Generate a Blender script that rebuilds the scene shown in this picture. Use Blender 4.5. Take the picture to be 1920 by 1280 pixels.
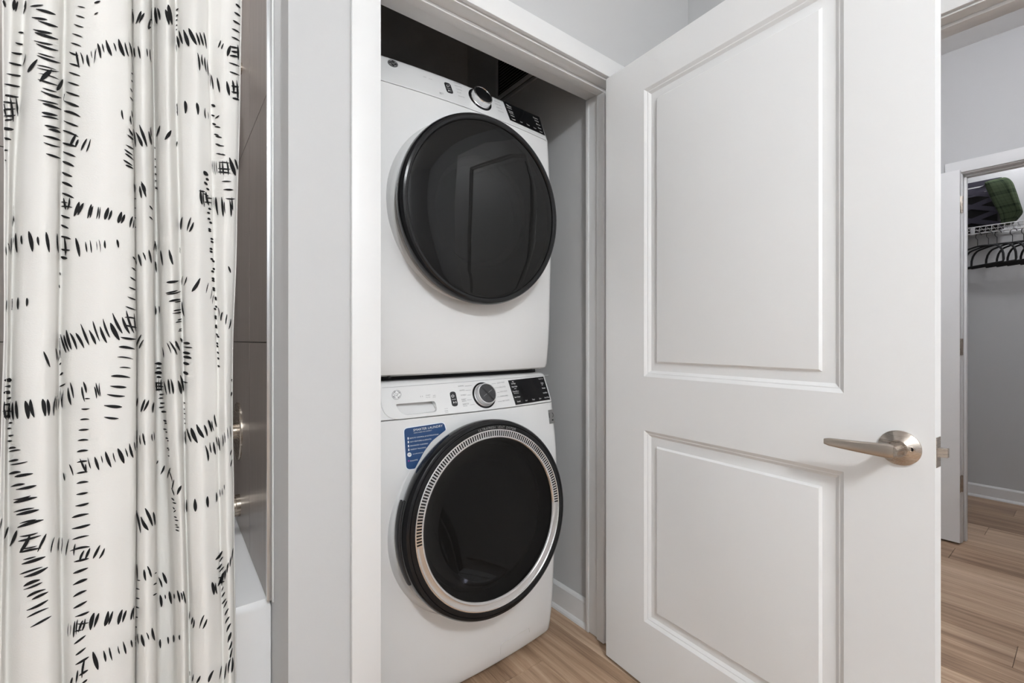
import bpy, bmesh, math, random
from math import sin, cos, pi, radians
from mathutils import Vector, Matrix
from mathutils.bvhtree import BVHTree
random.seed(7)
for o in list(bpy.data.objects):
    bpy.data.objects.remove(o, do_unlink=True)
S = bpy.context.scene
C = S.collection

# ------------------------------------------------------------------ camera
F, CX, CY, CAMH, YAW = 845.0, 960.0, 637.0, 1.115, radians(37.5)
sY, cY = sin(YAW), cos(YAW)
cam_d = bpy.data.cameras.new('camera')
cam = bpy.data.objects.new('camera', cam_d); C.objects.link(cam)
cam_d.sensor_width = 36.0; cam_d.lens = 36.0*F/1920.0
cam_d.shift_y = (CY-640.0)/1920.0
cam_d.clip_start = 0.02
cam.location = (0, 0, CAMH); cam.rotation_euler = (pi/2, 0, -YAW)
S.camera = cam

# ------------------------------------------------------------------ world, lamps, exposure
w = bpy.data.worlds.new('world'); S.world = w; w.use_nodes = True
w.node_tree.nodes['Background'].inputs[0].default_value = (.8, .85, 1, 1)
w.node_tree.nodes['Background'].inputs[1].default_value = 0.02
S.view_settings.view_transform = 'Standard'; S.view_settings.look = 'None'
S.view_settings.gamma = 1.0; S.view_settings.use_curve_mapping = False
S.view_settings.exposure = 0.47
LAMPS = [  # name, x, y, z, radius, watts, colour: frosted globes close under the ceiling
    ('bath', -0.10, -1.30, 2.52, .15, 88, (.94, .978, 1)),
    ('shower', -0.50, 1.66, 2.62, .09, 14, (.945, .978, 1)),
    ('hall', 2.02, 0.02, 2.48, .12, 22, (.95, .96, 1)),
    ('wardrobe', 4.26, 0.20, 2.60, .08, 8.0, (.96, .965, 1)),
]

# ------------------------------------------------------------------ helpers
def ray(px, py):
    l = (px-CX)/F; v = (CY-py)/F
    return Vector((l*cY+sY, -l*sY+cY, v))
CAM = Vector((0, 0, CAMH))

def link(name, me, mat=None, parent=None, loc=None):
    o = bpy.data.objects.new(name, me); C.objects.link(o)
    if mat is not None and me is not None and len(me.materials) == 0:
        me.materials.append(mat)
    if parent is not None: o.parent = parent
    if loc is not None: o.location = loc
    return o

def mesh(name, verts, faces, mat=None, parent=None, smooth=False, loc=None):
    me = bpy.data.meshes.new(name)
    me.from_pydata([tuple(v) for v in verts], [], faces)
    bm = bmesh.new(); bm.from_mesh(me)
    bmesh.ops.remove_doubles(bm, verts=bm.verts, dist=1e-6)
    bmesh.ops.recalc_face_normals(bm, faces=bm.faces)
    bm.to_mesh(me); bm.free()
    if smooth: me.shade_smooth() if hasattr(me, 'shade_smooth') else None
    me.update()
    return link(name, me, mat, parent, loc)

def smooth_angle(o, deg=35):
    me = o.data
    me.polygons.foreach_set('use_smooth', [True]*len(me.polygons))
    try: me.set_sharp_from_angle(angle=radians(deg))
    except Exception: pass
    me.update()
    return o

class MB:
    def __init__(s): s.v = []; s.f = []
    def box(s, x0, x1, y0, y1, z0, z1, bev=0.0):
        if bev <= 0:
            b = len(s.v)
            s.v += [(x, y, z) for z in (z0, z1) for y in (y0, y1) for x in (x0, x1)]
            for q in ((0,2,3,1),(4,5,7,6),(0,1,5,4),(2,6,7,3),(0,4,6,2),(1,3,7,5)):
                s.f.append(tuple(b+i for i in q))
        else:
            bm = bmesh.new()
            bmesh.ops.create_cube(bm, size=1)
            for v in bm.verts:
                v.co = Vector(((x0+x1)/2+v.co.x*(x1-x0), (y0+y1)/2+v.co.y*(y1-y0), (z0+z1)/2+v.co.z*(z1-z0)))
            bmesh.ops.bevel(bm, geom=list(bm.edges), offset=bev, segments=2, affect='EDGES', profile=.5)
            s.bm(bm)
        return s
    def bm(s, bm):
        b = len(s.v); bm.verts.index_update()
        s.v += [tuple(v.co) for v in bm.verts]
        s.f += [tuple(b+v.index for v in f.verts) for f in bm.faces]
        bm.free()
    def add(s, verts, faces):
        b = len(s.v); s.v += [tuple(v) for v in verts]; s.f += [tuple(b+i for i in q) for q in faces]
        return s
    def tube(s, pts, r, n=8, closed=False, caps=True):
        pts = [Vector(p) for p in pts]; N = len(pts); b = len(s.v)
        rr = r if isinstance(r, (list, tuple)) else [r]*N
        up = None
        for i, p in enumerate(pts):
            if closed: t = (pts[(i+1) % N]-pts[i-1])
            else: t = pts[min(i+1, N-1)]-pts[max(i-1, 0)]
            t.normalize()
            if up is None:
                a = Vector((0, 0, 1)) if abs(t.z) < .9 else Vector((1, 0, 0))
                up = (a - t*a.dot(t)).normalized()
            else:
                up = (up - t*up.dot(t)).normalized()
            sd = t.cross(up)
            for k in range(n):
                a = 2*pi*k/n
                s.v.append(tuple(p+(up*cos(a)+sd*sin(a))*rr[i]))
        M = N if closed else N-1
        for i in range(M):
            j = (i+1) % N
            for k in range(n):
                s.f.append((b+i*n+k, b+i*n+(k+1) % n, b+j*n+(k+1) % n, b+j*n+k))
        if caps and not closed:
            s.f.append(tuple(b+k for k in range(n))); s.f.append(tuple(b+(N-1)*n+k for k in range(n)))
        return s
    def lathe(s, prof, n=48, M=None, a0=0, a1=2*pi):
        """prof: list of (radius, forward); axis forward = -Y; M maps to place"""
        b = len(s.v); full = abs(a1-a0-2*pi) < 1e-6
        N = n if full else n+1
        for i in range(N):
            a = a0+(a1-a0)*i/n
            for r, d in prof:
                p = Vector((r*cos(a), -d, r*sin(a)))
                s.v.append(tuple(M @ p if M else p))
        P = len(prof)
        for i in range(n):
            j = (i+1) % N
            for k in range(P-1):
                q = (b+i*P+k, b+j*P+k, b+j*P+k+1, b+i*P+k+1)
                s.f.append(q)
        return s
    def build(s, name, mat=None, parent=None, ang=None, loc=None):
        o = mesh(name, s.v, s.f, mat, parent, loc=loc)
        if ang: smooth_angle(o, ang)
        return o

def empty(name, loc=(0, 0, 0), rz=0.0):
    o = bpy.data.objects.new(name, None); C.objects.link(o)
    o.empty_display_size = .05; o.location = loc; o.rotation_euler = (0, 0, rz); return o
def tag(o, label, cat, group=None):
    o['label'] = label; o['category'] = cat
    if group: o['group'] = group
    return o
def struct(o, label=None):
    o['kind'] = 'structure'
    if label: o['label'] = label
    return o

# ------------------------------------------------------------------ materials
def nt(name):
    m = bpy.data.materials.new(name); m.use_nodes = True
    n = m.node_tree; b = n.nodes['Principled BSDF']; return m, n, b
def mat(name, col, rough=.5, metal=0.0, spec=.5, coat=0.0, bump=None, ior=None, var=None):
    m, n, b = nt(name)
    b.inputs['Base Color'].default_value = (*col, 1); b.inputs['Roughness'].default_value = rough
    b.inputs['Metallic'].default_value = metal; b.inputs['Specular IOR Level'].default_value = spec
    if ior: b.inputs['IOR'].default_value = ior
    if coat: b.inputs['Coat Weight'].default_value = coat; b.inputs['Coat Roughness'].default_value = .06
    if bump or var:
        tc = n.nodes.new('ShaderNodeTexCoord'); no = n.nodes.new('ShaderNodeTexNoise')
        sc, st, di = bump or (60, 0, 0)
        no.inputs['Scale'].default_value = sc; no.inputs['Detail'].default_value = 3
        n.links.new(tc.outputs['Object'], no.inputs['Vector'])
        if st:
            bu = n.nodes.new('ShaderNodeBump'); bu.inputs['Strength'].default_value = st; bu.inputs['Distance'].default_value = di
            n.links.new(no.outputs['Fac'], bu.inputs['Height']); n.links.new(bu.outputs['Normal'], b.inputs['Normal'])
        if var:
            mx = n.nodes.new('ShaderNodeMixRGB'); mx.inputs[1].default_value = (*col, 1)
            mx.inputs[2].default_value = (*[c*(1-var) for c in col], 1)
            n.links.new(no.outputs['Fac'], mx.inputs[0]); n.links.new(mx.outputs[0], b.inputs['Base Color'])
    return m

M_wall = mat('wall_paint', (.56, .562, .566), .75, bump=(180, .12, .001))
M_ceil = mat('ceiling_paint', (.80, .80, .80), .85, bump=(160, .1, .001))
M_trim = mat('trim_paint', (.79, .79, .79), .42, bump=(90, .03, .001))
M_door = mat('door_paint', (.84, .84, .84), .42, bump=(220, .08, .0006))
M_appl = mat('appliance_white', (.765, .765, .765), .22, coat=.4, bump=(8, 0, 0), var=.02)
M_appl2 = mat('appliance_grey_print', (.42, .42, .43), .5, bump=(50, 0, 0), var=.05)
M_black = mat('gloss_black', (.008, .008, .009), .13, spec=.3, bump=(30, 0, 0), var=.2)
M_blackm = mat('satin_black', (.018, .018, .02), .38, bump=(60, .02, .0005))
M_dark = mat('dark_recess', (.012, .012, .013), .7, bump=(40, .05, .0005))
M_rubber = mat('gasket_rubber', (.06, .06, .065), .6, bump=(40, .05, .0005))
M_chrome = mat('chrome', (.78, .78, .79), .12, 1.0, bump=(12, 0, 0), var=.03)
M_silver = mat('satin_silver', (.80, .80, .81), .32, .75, bump=(200, .03, .0003))
M_steel = mat('drum_steel', (.55, .55, .57), .22, 1.0, bump=(45, .25, .002))
M_dial = mat('dial_face', (.045, .045, .048), .18, bump=(30, 0, 0), var=.1)
M_white_ink = mat('white_print', (.82, .82, .82), .5, bump=(80, 0, 0), var=.03)
M_grey_ink = mat('grey_print', (.22, .22, .23), .5, bump=(80, 0, 0), var=.05)
M_blue = mat('sticker_blue', (.006, .048, .155), .45, bump=(30, 0, 0), var=.15)
M_stick_edge = mat('sticker_white_edge', (.80, .84, .90), .4, bump=(60, 0, 0), var=.03)
M_magenta = mat('magenta_print', (.30, .015, .25), .5, bump=(60, 0, 0), var=.1)
M_foil = mat('grey_foil_label', (.30, .30, .30), .35, .5, bump=(60, 0, 0), var=.1)
M_tub = mat('tub_acrylic', (.84, .84, .845), .16, coat=.3, bump=(5, 0, 0), var=.02)
M_grout = mat('grout', (.30, .275, .255), .9, bump=(300, .2, .001))
M_alu = mat('aluminium_edge', (.62, .63, .64), .3, .9, bump=(150, .03, .0003))
M_wire = mat('white_wire_coating', (.82, .82, .83), .4, bump=(60, 0, 0), var=.03)
M_velvet = mat('black_velvet', (.012, .012, .013), .85, bump=(400, .3, .0006))
M_strap = mat('purple_grey_strap', (.055, .050, .075), .7, bump=(250, .4, .001))
M_basket_shade = mat('basket_shade_black', (.012, .011, .012), .9, bump=(120, .3, .001))  # near-black colour for the painted shade inside the basket
M_lampglass = None

def brushed(name, col, rough, scale=(4, 4, 260), metal=1.0):
    m, n, b = nt(name)
    b.inputs['Metallic'].default_value = metal
    tc = n.nodes.new('ShaderNodeTexCoord'); mp = n.nodes.new('ShaderNodeMapping'); no = n.nodes.new('ShaderNodeTexNoise')
    mp.inputs['Scale'].default_value = scale; no.inputs['Scale'].default_value = 3; no.inputs['Detail'].default_value = 4
    cr = n.nodes.new('ShaderNodeValToRGB')
    cr.color_ramp.elements[0].color = (*[c*.93 for c in col], 1); cr.color_ramp.elements[1].color = (*[min(1, c*1.06) for c in col], 1)
    mr = n.nodes.new('ShaderNodeMapRange'); mr.inputs['To Min'].default_value = rough*.8; mr.inputs['To Max'].default_value = rough*1.3
    n.links.new(tc.outputs['Object'], mp.inputs[0]); n.links.new(mp.outputs[0], no.inputs['Vector'])
    n.links.new(no.outputs['Fac'], cr.inputs[0]); n.links.new(cr.outputs[0], b.inputs['Base Color'])
    n.links.new(no.outputs['Fac'], mr.inputs[0]); n.links.new(mr.outputs[0], b.inputs['Roughness'])
    return m
M_nickel = brushed('brushed_nickel', (.50, .44, .39), .27)
M_lever = mat('satin_nickel', (.50, .44, .39), .27, 1.0, bump=(30, 0, 0), var=.06)
M_bronze = brushed('brushed_warm_nickel', (.46, .40, .34), .25)
M_tile = None
def tile_mat():
    m, n, b = nt('taupe_porcelain_tile')
    tc = n.nodes.new('ShaderNodeTexCoord'); mp = n.nodes.new('ShaderNodeMapping'); no = n.nodes.new('ShaderNodeTexNoise')
    oi = n.nodes.new('ShaderNodeObjectInfo'); ad = n.nodes.new('ShaderNodeVectorMath'); ad.operation = 'ADD'
    cb = n.nodes.new('ShaderNodeCombineXYZ'); mu = n.nodes.new('ShaderNodeMath'); mu.operation = 'MULTIPLY'; mu.inputs[1].default_value = 37
    n.links.new(oi.outputs['Random'], mu.inputs[0]); n.links.new(mu.outputs[0], cb.inputs[2]); n.links.new(mu.outputs[0], cb.inputs[0])
    mp.inputs['Scale'].default_value = (38, 38, 1.6); no.inputs['Scale'].default_value = 2; no.inputs['Detail'].default_value = 6; no.inputs['Roughness'].default_value = .65
    n.links.new(tc.outputs['Object'], ad.inputs[0]); n.links.new(cb.outputs[0], ad.inputs[1]); n.links.new(ad.outputs[0], mp.inputs[0]); n.links.new(mp.outputs[0], no.inputs['Vector'])
    cr = n.nodes.new('ShaderNodeValToRGB'); cr.color_ramp.elements[0].position = .3; cr.color_ramp.elements[1].position = .75
    cr.color_ramp.elements[0].color = (.165, .140, .125, 1); cr.color_ramp.elements[1].color = (.255, .222, .202, 1)
    n.links.new(no.outputs['Fac'], cr.inputs[0]); n.links.new(cr.outputs[0], b.inputs['Base Color'])
    b.inputs['Roughness'].default_value = .32
    return m
M_tile = tile_mat()
def wood_mat():
    m, n, b = nt('oak_vinyl_plank')
    tc = n.nodes.new('ShaderNodeTexCoord'); oi = n.nodes.new('ShaderNodeObjectInfo')
    mu = n.nodes.new('ShaderNodeMath'); mu.operation = 'MULTIPLY'; mu.inputs[1].default_value = 91
    cb = n.nodes.new('ShaderNodeCombineXYZ'); ad = n.nodes.new('ShaderNodeVectorMath'); ad.operation = 'ADD'
    n.links.new(oi.outputs['Random'], mu.inputs[0])
    for k in range(3): n.links.new(mu.outputs[0], cb.inputs[k])
    n.links.new(tc.outputs['Object'], ad.inputs[0]); n.links.new(cb.outputs[0], ad.inputs[1])
    def noise(scale, det, rough=.6, dist=0):
        mp = n.nodes.new('ShaderNodeMapping'); mp.inputs['Scale'].default_value = scale
        no = n.nodes.new('ShaderNodeTexNoise'); no.inputs['Scale'].default_value = 1; no.inputs['Detail'].default_value = det
        no.inputs['Roughness'].default_value = rough; no.inputs['Distortion'].default_value = dist
        n.links.new(ad.outputs[0], mp.inputs[0]); n.links.new(mp.outputs[0], no.inputs['Vector']); return no
    a = noise((26, 1.3, 10), 5, .6, .6); f = noise((170, 5, 40), 4, .7); g = noise((5, .7, 3), 2)
    x1 = n.nodes.new('ShaderNodeMath'); x1.operation = 'MULTIPLY_ADD'; x1.inputs[1].default_value = .55
    n.links.new(a.outputs['Fac'], x1.inputs[0])
    x2 = n.nodes.new('ShaderNodeMath'); x2.operation = 'MULTIPLY'; x2.inputs[1].default_value = .30
    n.links.new(f.outputs['Fac'], x2.inputs[0])
    x3 = n.nodes.new('ShaderNodeMath'); x3.operation = 'MULTIPLY_ADD'; x3.inputs[1].default_value = .25
    n.links.new(g.outputs['Fac'], x3.inputs[0]); n.links.new(x2.outputs[0], x3.inputs[2]); n.links.new(x3.outputs[0], x1.inputs[2])
    x4 = n.nodes.new('ShaderNodeMath'); x4.operation = 'MULTIPLY_ADD'; x4.inputs[1].default_value = .12; 
    n.links.new(oi.outputs['Random'], x4.inputs[0]); n.links.new(x1.outputs[0], x4.inputs[2])
    cr = n.nodes.new('ShaderNodeValToRGB'); e = cr.color_ramp.elements
    e[0].position = .455; e[0].color = (.215, .130, .080, 1); e[1].position = .755; e[1].color = (.62, .46, .33, 1)
    k = e.new(.60); k.color = (.43, .288, .188, 1)
    n.links.new(x4.outputs[0], cr.inputs[0]); n.links.new(cr.outputs[0], b.inputs['Base Color'])
    b.inputs['Roughness'].default_value = .42
    bu = n.nodes.new('ShaderNodeBump'); bu.inputs['Strength'].default_value = .25; bu.inputs['Distance'].default_value = .0006
    n.links.new(f.outputs['Fac'], bu.inputs['Height']); n.links.new(bu.outputs[0], b.inputs['Normal'])
    return m
M_wood = wood_mat()
def fabric_mat():
    m, n, b = nt('curtain_fabric')
    b.inputs['Base Color'].default_value = (.93, .918, .89, 1); b.inputs['Roughness'].default_value = .85
    b.inputs['Specular IOR Level'].default_value = .2
    tc = n.nodes.new('ShaderNodeTexCoord'); mp = n.nodes.new('ShaderNodeMapping'); mp.inputs['Scale'].default_value = (260, 260, 700)
    no = n.nodes.new('ShaderNodeTexNoise'); no.inputs['Scale'].default_value = 1; no.inputs['Detail'].default_value = 3
    bu = n.nodes.new('ShaderNodeBump'); bu.inputs['Strength'].default_value = .45; bu.inputs['Distance'].default_value = .001
    n.links.new(tc.outputs['Object'], mp.inputs[0]); n.links.new(mp.outputs[0], no.inputs['Vector'])
    n.links.new(no.outputs['Fac'], bu.inputs['Height']); n.links.new(bu.outputs[0], b.inputs['Normal'])
    tr = n.nodes.new('ShaderNodeBsdfTranslucent'); tr.inputs[0].default_value = (.88, .86, .82, 1)
    mx = n.nodes.new('ShaderNodeMixShader'); mx.inputs[0].default_value = .18
    n.links.new(b.outputs[0], mx.inputs[1]); n.links.new(tr.outputs[0], mx.inputs[2])
    n.links.new(mx.outputs[0], n.nodes['Material Output'].inputs[0])
    return m
M_curtain = fabric_mat()
M_ink = mat('brush_ink', (.014, .014, .015), .8, spec=.2, bump=(120, .2, .0005))
def plaid_mat():
    m, n, b = nt('green_plaid')
    tc = n.nodes.new('ShaderNodeTexCoord'); sp = n.nodes.new('ShaderNodeSeparateXYZ'); n.links.new(tc.outputs['UV'], sp.inputs[0])
    def stripes(ax, sc, thr):
        mu = n.nodes.new('ShaderNodeMath'); mu.operation = 'MULTIPLY'; mu.inputs[1].default_value = sc
        fr = n.nodes.new('ShaderNodeMath'); fr.operation = 'FRACT'; gt = n.nodes.new('ShaderNodeMath'); gt.operation = 'LESS_THAN'; gt.inputs[1].default_value = thr
        n.links.new(sp.outputs[ax], mu.inputs[0]); n.links.new(mu.outputs[0], fr.inputs[0]); n.links.new(fr.outputs[0], gt.inputs[0]); return gt
    a, c_, d, e = stripes(0, 5, .22), stripes(1, 5, .22), stripes(0, 23, .3), stripes(1, 23, .3)
    s1 = n.nodes.new('ShaderNodeMath'); s1.operation = 'ADD'; n.links.new(a.outputs[0], s1.inputs[0]); n.links.new(c_.outputs[0], s1.inputs[1])
    s2 = n.nodes.new('ShaderNodeMath'); s2.operation = 'ADD'; n.links.new(d.outputs[0], s2.inputs[0]); n.links.new(e.outputs[0], s2.inputs[1])
    s3 = n.nodes.new('ShaderNodeMath'); s3.operation = 'MULTIPLY_ADD'; s3.inputs[1].default_value = .13
    s4 = n.nodes.new('ShaderNodeMath'); s4.operation = 'MULTIPLY'; s4.inputs[1].default_value = .36
    n.links.new(s1.outputs[0], s4.inputs[0]); n.links.new(s2.outputs[0], s3.inputs[0]); n.links.new(s4.outputs[0], s3.inputs[2])
    cr = n.nodes.new('ShaderNodeValToRGB'); cr.color_ramp.elements[0].color = (.075, .100, .058, 1); cr.color_ramp.elements[1].color = (.012, .022, .014, 1)
    n.links.new(s3.outputs[0], cr.inputs[0]); n.links.new(cr.outputs[0], b.inputs['Base Color']); b.inputs['Roughness'].default_value = .9
    b.inputs['Specular IOR Level'].default_value = .1
    return m
M_plaid = plaid_mat()
def tinted(name, tint, ior, rough=.02):
    """smoked glass: dim see-through plus a clear surface reflection"""
    m, n, b = nt(name); n.nodes.remove(b)
    tr = n.nodes.new('ShaderNodeBsdfTransparent'); tr.inputs[0].default_value = (*tint, 1)
    gl = n.nodes.new('ShaderNodeBsdfGlossy'); gl.inputs[1].default_value = rough
    no = n.nodes.new('ShaderNodeTexNoise'); no.inputs['Scale'].default_value = 6
    mr = n.nodes.new('ShaderNodeMapRange'); mr.inputs['To Min'].default_value = rough*.7; mr.inputs['To Max'].default_value = rough*1.3
    n.links.new(no.outputs['Fac'], mr.inputs[0]); n.links.new(mr.outputs[0], gl.inputs[1])
    fr = n.nodes.new('ShaderNodeFresnel'); fr.inputs[0].default_value = ior
    mx = n.nodes.new('ShaderNodeMixShader'); n.links.new(fr.outputs[0], mx.inputs[0]); n.links.new(tr.outputs[0], mx.inputs[1]); n.links.new(gl.outputs[0], mx.inputs[2])
    n.links.new(mx.outputs[0], n.nodes['Material Output'].inputs[0]); return m
M_glassw = tinted('smoked_glass', (.03, .03, .034), 1.28)
M_glassd = tinted('dark_smoked_glass', (.012, .012, .013), 1.5)
def emis(name, col, s):
    m, n, b = nt(name); b.inputs['Base Color'].default_value = (.8, .8, .8, 1)
    b.inputs['Emission Color'].default_value = (*col, 1); b.inputs['Emission Strength'].default_value = s; return m

# ------------------------------------------------------------------ the setting
CEIL = 2.72
HEAD = 2.03
XL, XR = .411, 1.276            # laundry closet jamb faces
floor = struct(MB().box(-1.45, 4.75, -2.2, 2.3, -.08, -.008).build('floor', M_wood))
PW, PL = .178, 1.22
pm = MB().box(-PW/2+.0006, PW/2-.0006, -PL/2+.0006, PL/2-.0006, -.008, 0, .0009).build('plank', M_wood, floor)
pmesh = pm.data; first = True
rx = .06
row = 0
while rx < 4.70:
    off = (row*.43) % PL
    yy = -1.55 - off + PL/2
    while yy - PL/2 < 2.15:
        inb = (rx < 1.75 and yy+PL/2 > 0.0) or (rx >= 1.6 and yy-PL/2 < 1.15)
        if inb:
            if first: p = pm; first = False
            else:
                p = pm.copy(); C.objects.link(p); p.parent = floor
            p.location = (rx, yy, 0)
        yy += PL
    rx += PW; row += 1
struct(MB().box(-1.45, 4.75, -2.2, 2.3, CEIL, CEIL+.08).build('ceiling', M_ceil))
struct(MB().box(.208, .36, 1.06, 2.2, 0, CEIL).build('wall_partition', M_wall))
wf = MB().box(.3605, .392, 1.06, 1.185, 0, CEIL).box(.392, 1.295, 1.06, 1.185, HEAD+.02, CEIL).box(1.295, 1.874, 1.06, 1.185, 0, CEIL)
struct(wf.build('wall_laundry_front', M_wall))
struct(MB().box(1.30, 1.42, 1.1855, 2.2, 0, CEIL).build('wall_laundry_right', M_wall))
struct(MB().box(.3605, 1.2995, 2.09, 2.2, 0, CEIL).build('wall_laundry_back', M_wall))
wall_tub_back = struct(MB().box(-1.45, .2075, 2.10, 2.2, 0, CEIL).build('wall_tub_back', M_grout))
wr = MB().box(1.754, 1.874, .745, 1.0595, 0, CEIL).box(1.754, 1.874, -.105, .745, HEAD+.02, CEIL).box(1.754, 1.874, -2.1, -.105, 0, CEIL)  # unseen near edge of the opening set to keep bath light off the hall floor
struct(wr.build('wall_right', M_wall))
struct(MB().box(-1.45, -1.33, -2.1, 2.0995, 0, CEIL).build('wall_left', M_wall))
struct(MB().box(-1.45, 4.75, -2.2, -2.1005, 0, CEIL).build('wall_back', M_wall))
struct(MB().box(1.8745, 4.75, 1.30, 1.40, 0, CEIL).build('wall_hall_end', M_wall))
hw = MB().box(3.47, 3.59, .475, 1.2995, 0, CEIL).box(3.47, 3.59, -.37, .475, HEAD+.02, CEIL).box(3.47, 3.59, -2.1, -.37, 0, CEIL)
struct(hw.build('wall_hall_far', M_wall))
struct(MB().box(4.59, 4.70, -.95, 1.2995, 0, CEIL).build('wall_wardrobe_back', M_wall))
struct(MB().box(3.5905, 4.5895, -1.05, -.95, 0, CEIL).build('wall_wardrobe_side', M_wall))

def stick(x0, x1, y0, y1, z0, z1, name, lab, bev=.003):
    return struct(MB().box(x0, x1, y0, y1, z0, z1, bev).build(name, M_trim, ang=40), lab)
# laundry closet casing (flat stock) and jamb with stop
def casing_leg(x0, x1, y0, y1, z1, name, lab):
    mb = MB().box(x0, x1, y0, y1, 0, z1, .003)
    return struct(mb.build(name, M_trim, ang=40), lab)
casing_leg(.3386, .408, 1.045, 1.0598, HEAD+.0055, 'trim_1', 'white flat casing between grey wall strip and laundry opening')
casing_leg(1.279, 1.3475, 1.045, 1.0598, HEAD+.0055, 'trim_2', 'white casing behind the hinge edge of laundry door')
stick(.3386, 1.3475, 1.045, 1.0598, HEAD+.006, HEAD+.073, 'trim_3', 'white head casing above the laundry opening')
jm = MB().box(XL-.0185, XL, 1.0602, 1.195, 0, HEAD, .0015)
jm.box(XL, XL+.011, 1.100, 1.134, 0, HEAD-.011, .002)
struct(jm.build('trim_4', M_trim, ang=40), 'white jamb with stop beside the washer control panel end')
jm = MB().box(XR, XR+.0185, 1.0602, 1.195, 0.004, HEAD, .0015)
jm.box(XR-.011, XR, 1.100, 1.134, 0.006, HEAD-.011, .002).box(XR-.003, XR, 1.1815, 1.196, 0.002, HEAD-.003, .001)
struct(jm.build('trim_5', M_trim, ang=40), 'white hinge jamb with stop beside grey closet wall')
jm = MB().box(XL-.0185, XR+.0185, 1.0602, 1.195, HEAD+.0005, HEAD+.0195, .0015)
jm.box(XL, XR, 1.100, 1.134, HEAD-.0105, HEAD, .002)
struct(jm.build('trim_6', M_trim, ang=40), 'white head jamb with stop over the dryer')
# bathroom doorway in the right wall (hall seen through it)
jm = MB().box(1.752, 1.876, -.105, .745, HEAD, HEAD+.0195, .0015).box(1.795, 1.832, -.09, .73, HEAD-.011, HEAD, .002)
struct(jm.build('trim_7', M_trim, ang=40), 'white head jamb of the doorway to the hall')
for i, (y0, y1) in enumerate(((.7295, .7445), (-.1045, -.0895))):
    struct(MB().box(1.752, 1.876, y0, y1, 0, HEAD-.0005, .0015).build('trim_%d' % (8+i), M_trim, ang=40), 'white side jamb of the doorway to the hall')
stick(1.739, 1.7535, -.175, .815, HEAD+.006, HEAD+.073, 'trim_10', 'white head casing of the doorway to the hall')
stick(1.739, 1.7535, .7365, .805, 0, HEAD+.0055, 'trim_11', 'white leg casing of hall doorway behind open door')
stick(1.739, 1.7535, -.165, -.0965, 0, HEAD+.0055, 'trim_12', 'white leg casing of hall doorway away from laundry')
# wardrobe doorway across the hall
stick(3.455, 3.4695, -.44, .526, HEAD+.002, HEAD+.066, 'trim_13', 'white head casing over the wardrobe opening')
stick(3.455, 3.4695, .4605, .526, 0, HEAD+.0015, 'trim_14', 'white leg casing behind folded-back wardrobe door')
stick(3.455, 3.4695, -.44, -.3745, 0, HEAD+.0015, 'trim_15', 'white leg casing of wardrobe opening')
jm = MB().box(3.4685, 3.592, -.369, .474, HEAD-.003, HEAD+.0195, .0015).box(3.512, 3.548, -.355, .457, HEAD-.014, HEAD-.003, .002)
struct(jm.build('trim_16', M_trim, ang=40), 'white head jamb of the wardrobe opening')
jm = MB().box(3.4685, 3.592, .4575, .4745, 0, HEAD-.0035, .0015).box(3.512, 3.548, .4465, .4575, 0, HEAD-.0145, .002)
struct(jm.build('trim_17', M_trim, ang=40), 'white hinge jamb of the wardrobe opening')
struct(MB().box(3.4685, 3.592, -.3695, -.355, 0, HEAD-.0035, .0015).build('trim_18', M_trim, ang=40), 'white strike jamb of the wardrobe opening')

def baseboard(p0, p1, nrm, name, lab, h=.10):
    """moulded baseboard with shoe; nrm points into the room"""
    prof = [(0, 0), (.022, 0), (.021, .008), (.016, .015), (.012, .018), (.012, h-.012), (.009, h-.006), (.004, h-.001), (0, h)]
    p0, p1, nrm = Vector(p0), Vector(p1), Vector(nrm)
    v = []; N = len(prof)
    for p in (p0, p1):
        for d, z in prof: v.append(p+nrm*d+Vector((0, 0, z)))
    f = [(i, (i+1) % N, N+(i+1) % N, N+i) for i in range(N)] + [tuple(range(N)), tuple(range(N, 2*N))]
    return struct(mesh(name, v, f, M_trim), lab)
baseboard((1.2995, 1.197, 0), (1.2995, 2.089, 0), (-1, 0, 0), 'baseboard_laundry_right', 'white baseboard with shoe beside the washer', .108)
baseboard((4.5895, -.94, 0), (4.5895, 1.29, 0), (-1, 0, 0), 'baseboard_wardrobe_back', 'white baseboard on wardrobe back wall', .092)
baseboard((3.4695, .53, 0), (3.4695, 1.29, 0), (-1, 0, 0), 'baseboard_hall_far', 'white baseboard behind folded-back wardrobe door', .092)
baseboard((1.7535, .82, 0), (1.7535, 1.044, 0), (-1, 0, 0), 'baseboard_right', 'white baseboard behind open laundry door', .108)

# tiles ---------------------------------------------------------------
def tiles_end():
    host = struct(MB().box(.2045, .2079, 1.2455, 2.0995, .4775, CEIL-.002).build('wall_tub_end', M_grout), 'taupe tiled end wall above the bathtub')
    cols = [(1.2455, 1.5375), (1.5398, 1.8298), (1.8321, 2.0895)]
    for (y0, y1) in cols:
        z = .4775
        for k in range(4):
            z1 = (1.108, 1.719, 2.330, CEIL-.003)[k]
            MB().box(.196, .2045, y0, y1, z+.0013, z1-.0013, .0012).build('tile', M_tile, host)
            z = z1
tiles_end()
x = .195
while x > -1.32:
    x0 = max(x-.3065, -1.329); z = .4775
    for k in range(4):
        z1 = (1.108, 1.719, 2.330, CEIL-.003)[k]
        MB().box(x0+.0013, x-.0013, 2.0905, 2.0995, z+.0013, z1-.0013, .0012).build('tile', M_tile, wall_tub_back)
        z = z1
    x = x0
struct(MB().box(.1945, .2078, 1.2335, 1.2445, .4775, CEIL-.003, .001).build('trim_19', M_alu, ang=40), 'slim aluminium edge strip at the front of shower tile')
struct(MB().box(.204, .2079, 1.220, 1.2325, .478, CEIL-.003, .0015).build('trim_20', M_trim, ang=40), 'white caulked bead beside the tile edge strip')

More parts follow.
